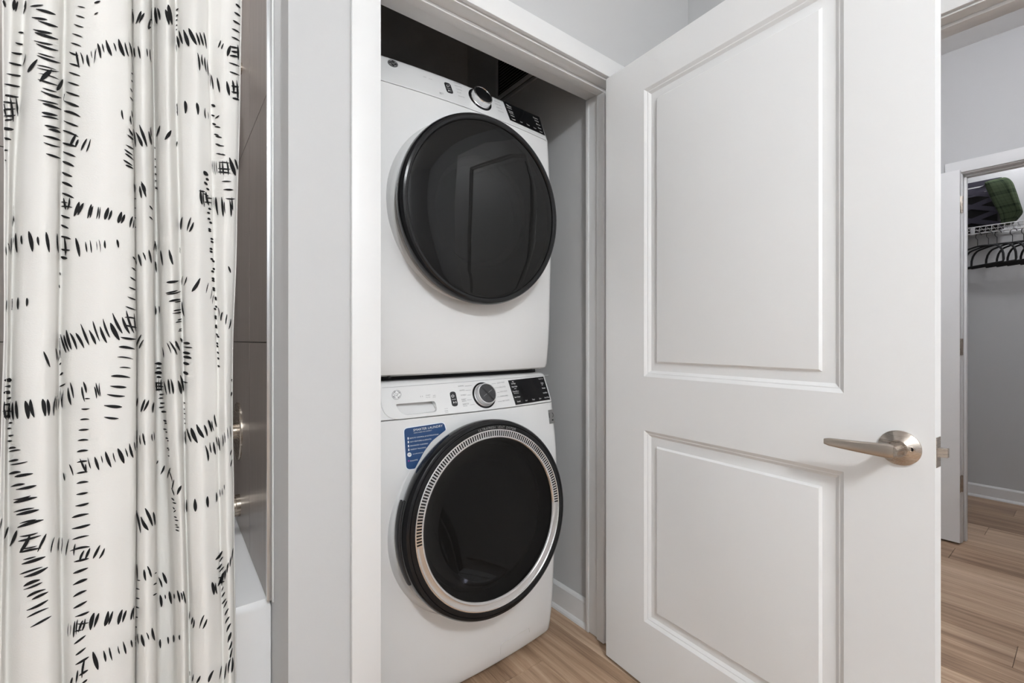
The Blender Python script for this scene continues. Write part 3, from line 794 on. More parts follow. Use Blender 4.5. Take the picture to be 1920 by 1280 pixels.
# service panel outline at the foot
mb = MB()
fl = round_poly([(938.6, 1226.0), (939.5, 1207.0), (991.5, 1176.0), (993.0, 1184.0)], [0, 5, 2, 0], 5)
mb.tube([wsurf.hit(x, y, -.0003) for x, y in fl[5:]], .0011, 6); mb.build('service_panel_seam', M_appl, washer, 60)

# ------------------------------------------------------------------ dryer
DZ = 1.0075
DR = (RX, 1.24, DZ)
dryer = empty('clothes_dryer', (RX, 1.24, .9925))
tag(dryer, 'white dryer with round smoked glass door, stacked on top of the washing machine', 'dryer')
dz = DZ-.9925
DTb = [(0, .018), (.03, .012), (.10, .004), (.18, -.002), (.45, -.010), (.65, -.005), (.78, .003), (.846, .008), (.848, .008), (.945, .0505), (.955, .056)]
dsurf0 = fr_surface(DTb)
DR2 = (RX, 1.24, .9925)
dsurf = Surf(DR2, lambda x, z: dsurf0(x, z-dz))
lv = [(dz+.000, .026, .008), (dz+.006, .0175, .002)] + [(dz+z, interp(DTb, z), 0) for z in (.02, .05, .10, .18, .26, .34, .42, .5, .58, .65, .72, .78, .82, .8445)] + [(dz+.8462, interp(DTb, .846), .0014)]
body = cab(lv).build('body', M_appl, dryer)
DCD = (-.0045, -.110, 1.509-.9925); TDT = radians(-2.7)
MDd = tiltM(*DCD, TDT)
cut = MB().lathe([(0, .0), (.200, .0), (.200, -.36), (0, -.36)], 48, MDd).build('cutter', None, dryer)
boolean_cut(body, cut); bpy.data.objects.remove(cut, do_unlink=True); smooth_angle(body, 30)
pl = [(.8480, interp(DTb, .848), .0014), (.8500, interp(DTb, .850), 0), (.87, interp(DTb, .87), 0), (.90, interp(DTb, .90), 0), (.925, interp(DTb, .925), 0), (.938, interp(DTb, .938), 0), (.945, .051, .0015), (.950, .056, .005), (.9525, .062, .012)]
panel = cab([(z+dz, y, i) for z, y, i in pl]).build('control_panel', M_appl, dryer, 30)
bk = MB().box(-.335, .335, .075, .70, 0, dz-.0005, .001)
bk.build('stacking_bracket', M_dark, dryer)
for px in (732, 836, 923, 1000):
    p = dsurf.hit(px, 705, 0)
    MB().box(p.x-.004, p.x+.004, .026-BOW*.6, .06, dz-.004, dz+.001, .0006).build('bracket_clip', M_dark, dryer)
dd = empty('door'); dd.parent = dryer; dd['label'] = 'round dryer door with smoked glass face and black rim'
MB().lathe([(.297, -.130), (.289, -.097), (.2855, -.082), (.283, -.076), (.278, -.071), (.24, -.069)], 96, MDd).build('door_surround', M_appl, dryer, 40)
MB().lathe([(.215, -.056), (.276, -.055), (.2825, -.046), (.2862, -.032), (.2865, -.020), (.2845, -.010), (.280, -.004), (.2745, -.0018), (.268, -.003), (.2650, -.0065), (.2640, -.012)], 120, MDd).build('outer_ring', M_black, dd, 30)
MB().lathe([(.2642, -.0078), (.255, -.0058), (.20, -.0028), (.12, -.0012), (0, -.0005)], 96, MDd).build('glass', M_glassd, dd, 40)
MB().lathe([(.262, -.030), (.170, -.034), (.166, -.05), (.166, -.10)], 72, MDd).build('inner_bezel', M_blackm, dd, 40)
MB().lathe([(.1985, -.095), (.1992, -.30), (.18, -.34), (0, -.345)], 64, MDd).build('drum', M_steel, dryer, 30)
MB().lathe([(.1665, -.052), (.15, -.075), (.09, -.09), (0, -.094)], 64, MDd).build('inner_cover', M_appl2, dd, 40)
dial(dryer, dsurf, .040, 1.912-.9925, radians(23), M_black, True)
mb = MB(); dsurf.poly(mb, round_poly([(831.8, 153.6), (843.4, 157.0), (850.2, 176.4), (838.2, 173.2)], [4.2, 4.2, 4.2, 4.2]), .0016, .002)
pill = mb.build('start_button', M_blackm, dryer)
mb = MB(); vv = []
for k in range(15):
    a = radians(130)+radians(280)*k/14
    for q in (1.9, 2.6): vv.append(dsurf.hit(839.4+q*cos(a), 160.8-q*sin(a), .0022))
mb.add(vv, [(2*k, 2*k+1, 2*k+3, 2*k+2) for k in range(14)])
dsurf.poly(mb, [(836.8, 164.8), (844.2, 167.2), (844.3, 167.7), (836.9, 165.3)], .0022)
dsurf.poly(mb, [(839.2, 168.2), (843.0, 170.6), (840.6, 172.0)], .0022); dsurf.poly(mb, [(843.8, 169.6), (844.5, 169.8), (845.4, 172.8), (844.7, 172.6)], .0022)
mb.build('button_icons', M_white_ink, pill)['kind'] = 'stuff'
mb = MB(); dsurf.grid(mb, [(943.0, 189.8), (1010.6, 219.6), (1021.2, 254.0), (956.4, 225.2)], 12, 6, .0014, .002)
disp = mb.build('display', M_black, dryer)
mb = MB()
def T2(s_, x, y, w_, h=2.4): dsurf.text(mb, s_, (x, y), (x+w_, y+w_*.42), (-.45*h, -h), .0022)
for s_, x, y, w_ in (('My', 949, 197.4, 4), ('Settings', 951, 199.2, 7), ('Delay Dry', 950, 202.2, 9), ('Dryness', 953.4, 208.6, 8.2), ('More Dry', 954.6, 212.0, 8), ('Steam', 957.2, 217.2, 7), ('Sound', 959.6, 224.0, 6.4),
                     ('Level', 975.4, 229.4, 4), ('Temp', 987.6, 234.6, 5), ('Time', 1000.4, 240.6, 4.2), ('Extend', 999.6, 221.4, 8), ('Damp', 1002.6, 226.8, 7), ('Eco', 1005.4, 233.6, 7), ('Quiet', 1008.6, 240.6, 6), ('Smart', 1012.0, 247.6, 5)):
    T2(s_, x, y, w_)
mb.build('display_lettering', M_white_ink, disp)['kind'] = 'stuff'
mb = MB()
def G2(s_, x, y, w_, sl, h=1.9): dsurf.text(mb, s_, (x, y), (x+w_, y+w_*sl), (-.42*h, -h), .0009)
for s_, x, y, w_ in (('NORMAL', 850.6, 155.4, 13), ('DELICATES', 852.6, 161.0, 13), ('TOWELS', 855.2, 167.6, 11), ('BULKY', 857.4, 173.6, 8), ('SANITIZE', 859.2, 180.4, 12)): G2(s_, x, y, w_, .30)
for s_, x, y, w_ in (('QUICK DRY', 925.0, 184.4, 11), ('AIR FLUFF', 926.4, 189.6, 11), ('TIMED DRY', 927.8, 195.0, 12), ('WARM UP', 930.6, 201.6, 11), ('STEAM', 934.0, 208.4, 10)): G2(s_, x, y, w_, .38)
G2('CONNECT', 793.4, 144.6, 6.4, .24, 1.6); G2('wifi enabled', 804.0, 148.2, 7, .24, 1.5)
dsurf.text(mb, 'EST', (824.6, 176.0), (831.8, 178.0), (-.7, -3.4), .0009)
mb.build('panel_lettering', M_grey_ink, dryer)['kind'] = 'stuff'
ge_badge(dryer, dsurf, 736.4, 119.0, 9.6, 6.4, True)

# air grille on the closet side wall -----------------------------------
gr = empty('air_grille', (1.2995, 1.66, 2.29)); tag(gr, 'louvred air grille on the dark closet wall above the dryer', 'air grille')
MB().box(-.002, 0, -.150, .150, 0, .300).build('backing', M_dark, gr)
fr_ = MB().box(-.012, -.002, -.150, -.132, 0, .30, .002).box(-.012, -.002, .132, .150, 0, .30, .002).box(-.012, -.002, -.132, .132, 0, .018, .002).box(-.012, -.002, -.132, .132, .282, .30, .002)
fr_.build('frame', M_wall, gr, 40)
for k in range(18):
    z = .024+k*.0143
    o = mesh('slat', [(-.003, -.132, z+.008), (-.003, .132, z+.008), (-.011, .132, z), (-.011, -.132, z), (-.003, -.132, z+.0095), (-.003, .132, z+.0095), (-.011, .132, z+.0015), (-.011, -.132, z+.0015)],
         [(0,1,2,3),(4,5,6,7),(0,1,5,4),(1,2,6,5),(2,3,7,6),(3,0,4,7)], M_wall, gr)
cl = struct(MB().box(1.2925, 1.2995, 1.2, 2.088, 2.268, 2.280, .002).build('trim_21', M_wall), 'thin ledge strip below the air grille')

# ------------------------------------------------------------------ bathtub and fittings
tub = empty('bathtub', (-.56, 1.67, 0)); tag(tub, 'white alcove bathtub behind the patterned shower curtain', 'bathtub')
def tub_mesh():
    X0, X1, Y0, Y1, Zt = -1.329+.56, .2072+.56, 1.25-1.67, 2.099-1.67, .474
    def rr(x0, x1, y0, y1, r, z, n=8):
        out = []
        for (cx_, cy_, a) in ((x1-r, y1-r, 0), (x0+r, y1-r, pi/2), (x0+r, y0+r, pi), (x1-r, y0+r, 1.5*pi)):
            for k in range(n+1): out.append((cx_+r*cos(a+pi/2*k/n), cy_+r*sin(a+pi/2*k/n), z))
        return out
    L = [rr(X0, X1, Y0, Y1, .004, 0), rr(X0, X1, Y0, Y1, .004, Zt-.020), rr(X0+.002, X1-.002, Y0+.002, Y1-.002, .006, Zt-.008), rr(X0+.008, X1-.008, Y0+.008, Y1-.008, .008, Zt),
         rr(X0+.07, X1-.075, Y0+.075, Y1-.06, .10, Zt+.001), rr(X0+.082, X1-.088, Y0+.088, Y1-.07, .10, Zt-.012), rr(X0+.17, X1-.12, Y0+.11, Y1-.09, .10, .16), rr(X0+.24, X1-.18, Y0+.17, Y1-.15, .09, .11)]
    n = len(L[0]); mb = MB()
    for l in L: mb.v += l
    for i in range(len(L)-1):
        for k in range(n): mb.f.append((i*n+k, i*n+(k+1) % n, (i+1)*n+(k+1) % n, (i+1)*n+k))
    mb.f.append(tuple(range(n))); mb.f.append(tuple((len(L)-1)*n+k for k in range(n)))
    return mb
tub_mesh().build('tub_shell', M_tub, tub, 35)
MB().lathe([(0, 0), (.032, 0), (.034, -.003), (.034, -.006)], 24, Matrix.Translation((.58, 0, .118)) @ Matrix.Rotation(-pi/2, 4, 'X')).build('drain', M_bronze, tub, 40)
RW = Matrix.Rotation(-pi/2, 4, 'Z')   # forward (-Y) becomes -X
va = empty('shower_valve', (.196, 1.785, .805)); tag(va, 'round brushed metal shower valve plate and knob on taupe tile', 'shower valve')
MB().lathe([(.098, 0), (.098, .004), (.095, .007), (.03, .008), (0, .008)], 64, RW).build('plate', M_bronze, va, 30)
MB().lathe([(.027, .006), (.027, .060), (.025, .063), (0, .063)], 40, RW).build('knob', M_bronze, va, 30)
MB().box(-.066, -.05, -.008, .008, -.075, -.01, .004).build('handle', M_bronze, va, 40)
sp = empty('tub_spout', (.196, 1.760, .560)); tag(sp, 'brushed metal tub spout on the tile below the valve plate', 'tub spout')
MB().lathe([(.036, 0), (.036, .012), (.0345, .014), (.034, .11), (.031, .14), (0, .142)], 40, RW).build('spout_body', M_bronze, sp, 30)
MB().box(-.142, -.112, -.020, .020, -.045, -.01, .006).build('spout_lip', M_bronze, sp, 40)
sh = empty('overhead_shower', (.196, 1.715, 2.005)); tag(sh, 'shower arm and head high on the tile wall', 'shower head')
MB().lathe([(.018, 0), (.018, .003), (.013, .006), (0, .006)], 32, RW).build('flange', M_bronze, sh, 30)
MB().tube([(-.004, 0, 0), (-.08, 0, 0), (-.12, 0, -.012), (-.15, 0, -.05)], .0085, 12).build('arm', M_bronze, sh, 40)
MB().lathe([(.012, .0), (.016, .02), (.05, .045), (.052, .055), (0, .055)], 32, Matrix.Translation((-.15, 0, -.045)) @ Matrix.Rotation(radians(-35), 4, 'Y') @ Matrix.Rotation(pi/2, 4, 'X')).build('spray_head', M_bronze, sh, 40)

# ------------------------------------------------------------------ shower curtain
YC = 1.180
# fold line seen at several picture heights: (picture x, distance behind the mean plane)
OFF = [.012, -.004, .020, -.012, -.028, -.012, .020, -.006, -.026, -.014, .004, .040, .010, -.022, -.006, .046, .048, .010, -.014, .018, -.006, -.024, -.004, .006, -.018, -.010, .010]
ROWS = [
 (-330, [4, 20, 50, 66, 92, 112, 120, 138, 182, 224, 243, 247, 251, 264, 278, 284, 290, 298, 314, 326, 340, 366, 386, 394, 420, 446, 455]),
 (0,    [5, 22, 48, 62, 90, 110, 121, 140, 185, 228, 245, 248, 251, 264, 279, 285, 289, 298, 316, 330, 343, 366, 386, 394, 420, 444, 451]),
 (170,  [6, 18, 40, 56, 86, 108, 119, 140, 188, 230, 246, 249, 252, 266, 281, 287, 291, 299, 316, 330, 343, 368, 390, 398, 420, 442, 448]),
 (340,  [9, 16, 28, 48, 82, 106, 116, 138, 190, 234, 250, 252, 255, 268, 283, 289, 294, 300, 318, 335, 346, 370, 393, 401, 421, 438, 444]),
 (500,  [10, 15, 24, 44, 80, 104, 114, 138, 190, 236, 252, 254, 257, 270, 285, 290, 297, 304, 322, 338, 348, 372, 396, 404, 421, 436, 441]),
 (640,  [9, 14, 22, 42, 78, 102, 112, 136, 190, 238, 254, 256, 259, 271, 286, 291, 300, 308, 326, 342, 351, 374, 400, 408, 422, 432, 436]),
 (800,  [3, 9, 18, 40, 78, 102, 112, 136, 190, 238, 254, 256, 259, 272, 288, 293, 306, 314, 332, 345, 354, 376, 402, 410, 422, 431, 435]),
 (950,  [-2, 6, 16, 40, 80, 104, 114, 138, 192, 239, 254, 256, 259, 273, 290, 295, 312, 322, 338, 347, 357, 380, 404, 412, 424, 434, 437]),
 (1120, [-8, 2, 14, 40, 82, 106, 116, 140, 194, 239, 253, 255, 258, 273, 291, 296, 318, 328, 343, 352, 362, 384, 408, 415, 427, 436, 439]),
 (1280, [-14, -2, 12, 40, 84, 108, 118, 142, 196, 239, 252, 254, 257, 273, 292, 297, 322, 332, 346, 355, 366, 388, 411, 418, 430, 438, 441]),
 (1600, [-24, -8, 8, 40, 86, 110, 120, 144, 198, 240, 252, 254, 257, 274, 293, 298, 326, 336, 350, 359, 370, 392, 414, 421, 432, 440, 444])]
def catmull(P, n):
    out = []; N = len(P)
    for i in range(N-1):
        p0, p1, p2, p3 = P[max(i-1, 0)], P[i], P[i+1], P[min(i+2, N-1)]
        for k in range(n):
            t = k/n
            out.append(tuple(.5*((2*b)+(-a+c)*t+(2*a-5*b+4*c-d)*t*t+(-a+3*b-3*c+d)*t**3) for a, b, c, d in zip(p0, p1, p2, p3)))
    out.append(tuple(P[-1])); return out
prow = []
for py, xs in ROWS:
    pts = []
    for i, px in enumerate(xs):
        o_ = OFF[i]
        if py > 700 and i in (15, 16): o_ += .006*(py-700)/300
        o_ = min(o_, .048); y = YC+o_; r = ray(px, py); t = y/r.y
        pts.append((r.x*t, y))
    r = ray(230, py); z = CAMH+r.z*YC/r.y
    prow.append((z, catmull(pts, 8)))
prow.sort(key=lambda q: -q[0])
zs = [q[0] for q in prow]; NZ = 90
ztop, zbot = min(2.03, zs[0]), max(.06, zs[-1])
cv = []; n = len(prow[0][1])
cols = [catmull([(q[0], q[1][k][0], q[1][k][1]) for q in prow], 10) for k in range(n)]
def col_at(k, z):
    c_ = cols[k]
    for a, b in zip(c_, c_[1:]):
        if a[0] >= z >= b[0]:
            t = (a[0]-z)/(a[0]-b[0]+1e-9); return a[1]+(b[1]-a[1])*t, a[2]+(b[2]-a[2])*t
    e = c_[0] if z > c_[0][0] else c_[-1]; return e[1], e[2]
for j in range(NZ+1):
    z = ztop+(zbot-ztop)*j/NZ
    for k in range(n):
        x_, y_ = col_at(k, z)
        y_ += .0020*sin(z*9+k*.11)+.0012*sin(z*23+k*.21)
        cv.append((x_, y_, z))
cf = [(j*n+k, j*n+k+1, (j+1)*n+k+1, (j+1)*n+k) for j in range(NZ) for k in range(n-1)]
curtain = empty('shower_curtain', (-.06, YC, 0.0))
tag(curtain, 'white shower curtain with black brushstroke pattern hanging in folds', 'shower curtain')
me = bpy.data.meshes.new('curtain_cloth'); me.from_pydata([(x_+.06, y_-YC, z) for x_, y_, z in cv], [], cf); me.update()
me.polygons.foreach_set('use_smooth', [True]*len(me.polygons))
cloth = link('cloth', me, M_curtain, curtain)
bvh = BVHTree.FromPolygons([Vector(p) for p in cv], cf)
hem = MB()
for ks in (0, n-1):
    hem.tube([(cv[j*n+ks][0]+.06, cv[j*n+ks][1]-YC, cv[j*n+ks][2]) for j in range(NZ+1)], .0016, 6)
hem.build('side_hem', M_curtain, curtain, 60)
# printed marks, traced in four overlapping bands of the picture: cx cy dx dy w
INK = {
0: """30 20 20 60 14;90 30 -4 75 22;107 42 -14 70 14;165 50 -20 90 14;140 218 45 8 12;127 290 60 15 12;113 355 80 12 14;105 428 90 20 14;95 500 95 15 14;83 570 100 18 14;75 640 100 15 15;60 682 90 10 12;60 730 80 -10 12;65 770 70 -8 12;50 800 60 -10 12;35 720 25 130 12;75 730 20 160 14;110 710 15 130 12;55 858 65 8 20;48 927 45 8 15;38 1000 35 5 11;35 1068 25 5 10
247 40 85 -8 12;305 80 125 35 18;265 125 100 15 15;320 160 125 40 16;285 210 120 25 17;310 240 150 45 18;290 285 120 25 12;315 315 140 45 15;310 370 110 30 9;325 395 150 50 15;310 450 120 30 8;320 465 140 24 10;325 510 130 40 8;220 440 65 -85 22;305 505 75 -80 30;395 565 40 -75 24;320 550 130 40 12;330 600 90 25 10;340 630 130 45 17;320 680 130 30 11;345 710 120 40 17;330 760 100 20 18;333 785 105 20 12;345 845 95 20 14;360 872 80 22 18;345 920 110 30 15;345 965 105 30 11;353 1040 95 32 14
545 48 50 12 8;537 112 60 20 9;528 173 65 22 9;517 237 68 24 10;510 300 70 25 10;495 360 60 25 12;520 400 20 110 14;500 435 70 22 12;548 390 20 80 10;500 495 75 25 11;493 560 75 25 11;488 628 90 30 13;480 693 100 40 17;483 760 110 40 17;475 825 100 40 13;470 890 110 45 13;465 965 95 25 15;490 935 40 -80 18;515 955 20 -50 14;562 965 40 -80 14;592 970 28 -85 10;463 1028 85 35 14;457 1093 80 35 17;450 1163 70 30 16;450 1230 72 32 17
650 15 40 -15 14;643 92 26 -16 9;590 405 15 80 16;613 365 8 50 5;632 375 -8 100 5;641 360 -10 80 4;662 340 20 100 16;688 322 14 60 8;725 320 38 105 20;765 315 18 58 9;808 318 40 115 23;843 330 25 95 11;868 330 20 100 8;900 350 6 65 9;930 350 15 85 11;978 350 6 55 7;1002 370 6 90 5
885 110 8 100 9;925 118 35 -85 16;945 122 30 -70 13;995 160 15 -70 22;1010 105 4 110 5;1043 105 12 110 18;1062 95 16 80 14;1115 115 20 100 18;1133 98 24 130 22;1183 65 20 -15 9;1180 105 20 -15 9;1178 135 16 -12 8;1178 170 14 -10 8;1178 200 10 -10 7
1188 280 16 80 16;1208 250 25 90 14;1243 255 35 110 24;1285 245 50 110 22;1318 260 25 85 12;1342 260 25 90 12;1365 270 20 110 9;1178 320 4 50 5;1322 412 14 120 12;1347 400 8 75 9;1368 430 12 100 9;1383 450 10 110 6;1400 530 10 90 5;1416 548 15 100 10;1458 568 18 100 13
1185 730 4 85 8;1237 715 4 85 20;1315 725 8 80 17;1367 755 4 70 8;1385 770 4 50 3;1585 40 30 30 12;1580 95 40 28 12;1575 150 48 30 12;1570 205 52 28 10;1568 260 55 28 10;1465 295 18 -50 9;1485 310 14 -40 8;1525 340 20 -70 20;1560 315 60 12 12;1565 345 50 8 14;1560 375 60 10 14;1585 350 4 100 12;1560 430 70 25 10;1562 490 65 25 10;1520 590 18 95 18;1552 580 8 90 14;1580 600 8 130 12;1565 575 50 8 12;1565 615 50 8 12;1570 660 45 14 14
1423 705 30 14 16;1420 770 28 8 10;1450 780 28 -20 9;1430 828 26 10 13;1452 848 40 8 9;1445 900 34 10 9;1460 912 44 12 10;1455 965 36 10 9;1470 970 50 8 9;1462 1028 40 8 9;1485 1032 36 6 9;1413 1110 10 80 3;1424 1115 10 90 3;1435 1120 10 95 4;1447 1115 8 80 4;1470 1120 6 90 8;1490 1120 8 95 10;1515 1120 10 95 10;1548 1110 40 120 24;1573 1095 20 70 12;1495 1085 70 5 8;1495 1125 80 5 10;1495 1150 80 8 10;1510 1210 60 0 9;1522 1265 62 0 9
1370 1155 30 30 22;1380 1195 20 16 16;1370 1222 22 24 14;1383 1260 20 16 12;1345 1275 40 8 10;815 765 10 65 11;876 760 6 50 5;870 800 8 60 8;872 600 14 30 5;873 660 20 30 6;876 540 8 16 6;877 490 8 14 6;870 880 28 50 10;867 915 40 35 9;862 980 50 30 9;855 1015 55 40 10;860 1045 55 45 10;850 1085 60 40 11;860 1112 50 25 12
900 920 14 120 8;930 930 40 95 18;955 905 45 145 16;998 920 20 90 12;1005 880 5 70 6;1058 875 24 -75 11;1120 900 36 -65 18;1177 958 6 -35 11;1033 985 12 14 7;1035 1060 12 12 8;1037 1110 14 16 9;1040 1160 14 12 10;1040 1205 12 10 8;1045 1255 18 18 9;940 1270 10 60 14;957 1245 25 70 13;893 1250 4 50 5;430 650 -8 50 5;165 400 -20 80 5""",
340: """455 95 80 35 14;435 150 15 80 14;460 150 -14 80 12;430 140 50 5 8;445 170 80 8 10;440 235 60 20 14;435 302 52 24 14;440 375 70 20 14;435 430 10 130 14;440 455 60 6 12;430 508 45 10 18;513 185 35 -95 24;540 185 38 -80 20;598 200 26 -95 18;612 205 20 -80 12;650 210 14 -80 10;665 212 8 -80 8;710 215 24 -80 24;733 225 22 -65 16;797 240 24 -75 24;818 250 24 -60 18;872 270 18 -75 14;887 283 6 -60 6
95 215 8 110 9;82 265 -6 70 4;45 465 4 60 5;58 440 10 60 4;70 430 -4 110 5;85 395 -3 50 4;113 410 10 130 14;148 390 4 60 12;207 400 25 135 26;258 398 8 60 14;316 405 20 135 20;383 412 8 130 9;520 440 26 125 20;577 437 10 70 10;607 435 10 85 9;645 430 6 60 4;665 430 10 85 5;700 420 4 55 12;783 415 10 55 14;397 615 6 20 7;393 700 6 25 7;47 830 -3 80 4;81 820 -2 75 10;123 813 -2 80 13;182 805 -2 58 15
895 515 25 30 8;893 585 35 25 10;888 650 45 28 9;882 715 50 22 9;878 780 60 25 9;870 845 70 25 9;865 935 50 150 14;897 940 10 120 8;865 910 70 10 10;870 965 90 20 10;310 1185 40 105 16;373 1150 10 80 7;388 1160 -12 80 5;403 1110 10 130 7;425 1080 40 125 13;447 1078 35 110 14;462 1055 34 130 18;492 1065 45 110 16;535 1060 55 100 18;568 1020 55 140 16;618 1038 45 95 18;643 998 45 135 12;690 1022 45 110 18;710 978 45 125 14;765 1000 60 115 28;782 945 65 135 18;838 960 50 110 18;853 1045 100 14 14;843 1110 105 16 16;833 1177 105 14 9;833 1242 75 6 8
897 50 4 60 5;940 75 12 75 12;958 60 28 90 13;905 115 14 2 6;905 178 12 2 6;905 243 12 2 6;905 305 12 2 6;1005 175 22 30 8;1003 245 22 22 8;1045 45 16 -12 6;935 525 20 80 14;963 500 16 55 8;998 500 18 90 12;910 540 6 30 5;928 1060 35 -80 10;945 1085 30 -60 9;1037 440 16 90 8;1028 430 -10 60 5;1037 570 10 75 12;1033 860 2 60 10;1065 855 4 50 6;1080 510 14 100 11;1140 505 22 100 14;1200 460 6 40 5
1150 668 75 -10 16;1145 735 75 -20 10;1160 742 95 -22 9;1165 793 75 -16 13;1185 800 45 -10 8;1182 858 55 -10 9;1180 875 60 -10 9;1195 920 30 -10 8;1190 937 45 -8 8;1200 985 20 -8 7;1197 997 25 -4 7;1223 850 16 100 10;1218 660 -8 60 4;1238 665 20 -60 7;1307 690 52 -90 20;1380 710 16 -70 6;1405 750 10 -70 4;1418 785 8 -60 4;1213 280 10 -85 12;1262 285 26 -90 11;1278 305 28 -65 14
1340 105 12 100 16;1357 115 10 110 8;1380 115 20 90 14;1372 90 35 20 9;1390 110 45 5 8;1385 140 50 5 8;1410 130 4 80 2;1420 140 4 80 2;1430 145 4 80 3;1448 165 14 120 14;1485 170 10 130 14;1499 175 6 80 6;1535 180 10 110 12;1547 150 6 90 10;1535 115 60 2 9;1523 55 62 2 9;1528 587 16 45 11;1460 870 6 60 5;1480 900 -10 60 10;1508 920 -8 70 7;1530 950 -14 70 8
1130 1110 28 70 7;1155 1110 45 90 11;1182 1095 30 65 14;1090 1140 10 70 6;1207 1058 16 30 12;1247 1078 45 4 16;1255 1105 60 6 9;1247 1143 48 8 17;1252 1173 55 10 18;1245 1213 40 12 18;1237 1280 35 15 14;1055 1215 55 2 18;1057 1245 45 -2 11;1055 1277 55 0 18""",
640: """58 257 50 -3 26;55 298 38 -3 16;50 340 44 -4 22;60 378 38 -8 14;50 418 42 -6 14;35 460 2 120 8;55 465 -4 110 12;70 460 4 120 12;55 465 70 0 8;52 500 45 -5 20;90 465 6 120 14;115 455 10 120 18;182 455 20 120 30;218 445 25 120 24;292 440 16 115 26;318 440 8 110 20;362 430 -12 130 9;375 410 -6 100 5;392 390 -16 120 4;410 370 10 130 5;423 385 -8 120 7;420 290 40 -20 10;405 148 12 -16 9;412 215 22 -20 12
70 543 38 -6 11;62 580 38 -4 11;73 626 45 -6 11;65 663 42 -4 11;82 710 58 -8 13;102 727 78 -12 10;95 793 66 -12 14;130 810 115 -22 10;103 875 78 -14 16;162 890 122 -22 18;122 958 95 -20 15;178 972 135 -28 18;150 1040 115 -26 12;172 1055 155 -38 20;163 1122 135 -28 12;187 1137 150 -35 20;190 1198 110 -26 11;205 1213 170 -52 20
467 365 20 115 16;482 325 22 105 12;557 350 20 100 12;568 305 20 75 14;585 380 36 0 8;638 340 14 80 11;653 320 24 90 11;668 320 10 90 8;572 448 55 -3 10;567 519 62 -4 10;560 588 68 -6 12;556 658 72 -6 12;552 730 75 -10 14;550 800 70 -10 12;550 872 72 -12 12;552 940 80 -12 14;550 1012 78 -14 14;550 1085 90 -20 15;538 1160 112 -26 16;543 1232 122 -30 16;555 825 40 90 14;575 845 6 60 10
802 235 125 10 16;787 301 108 8 16;772 358 118 12 14;753 431 118 10 20;742 508 95 10 14;430 900 10 55 9;478 855 25 75 10;597 810 20 75 8;647 812 28 88 18;680 785 10 50 7;722 785 38 105 20;762 772 18 65 8;805 762 42 100 26;842 740 18 60 9;873 727 24 95 16;897 700 8 60 6;917 405 8 -60 8;955 427 26 -85 14;975 427 30 -75 13;1020 440 8 -70 11;912 650 6 120 8;938 655 6 65 7;962 650 14 80 11;1012 640 4 50 7;1025 630 4 60 4;925 1200 30 150 12;965 1212 45 90 20;992 1170 45 120 18;1025 1180 12 90 11
1057 205 50 2 16;1060 238 40 4 14;1040 300 4 60 12;1060 290 2 90 10;1078 290 2 80 10;1060 275 60 2 9;1062 300 64 2 9;1060 322 55 -4 12;1105 310 18 90 8;1130 300 12 100 13;1150 300 16 100 14;1195 305 22 90 18;1212 280 26 110 18;1235 270 40 10 7;1240 210 38 12 16;1080 352 34 -2 10;1075 378 36 -2 9;1085 410 34 0 11;1080 437 40 -4 10;1095 468 36 2 13;1102 528 22 8 12;1108 545 16 4 9;1103 585 24 4 9;1112 603 14 4 8;1115 645 18 6 10;1122 660 12 4 8;1122 710 14 4 8;1127 722 10 4 7;1128 762 12 4 7;1232 410 14 6 8;1230 450 10 6 8;1233 480 12 6 8;1232 515 8 6 7;1235 545 8 6 7
1240 640 6 90 8;1262 625 30 90 12;1297 625 42 100 24;1335 597 46 90 22;1370 593 20 75 13;1398 562 24 80 15;1417 563 14 70 7;1435 528 16 85 10;1377 745 20 105 13;1402 708 10 70 9;1428 712 14 85 13;1445 665 12 60 6;1462 680 14 95 10;1487 660 4 80 6;1500 640 6 70 4;1515 610 6 80 4;1533 600 6 80 4;1085 855 30 -60 13;1045 805 12 -25 8;1128 875 20 -70 8;1142 900 20 70 6;1155 955 14 -70 8;1195 990 22 -60 14;1155 1000 20 50 7;1155 1050 20 20 8;1165 1075 26 8 8;1162 1110 14 16 7;1168 1130 16 -14 7;1172 1170 20 8 8;1180 1190 26 4 8;1178 1222 20 6 8;1185 1236 26 4 8;1185 1258 26 10 8
1247 1095 2 85 9;1303 1090 4 85 22;1383 1068 4 75 17;1441 1037 2 65 9;1468 1010 4 50 5;1485 1000 2 45 4;1498 970 2 35 4;1540 350 -4 30 8;1543 260 4 20 8;1538 740 10 -40 6;1540 810 10 -50 6""",
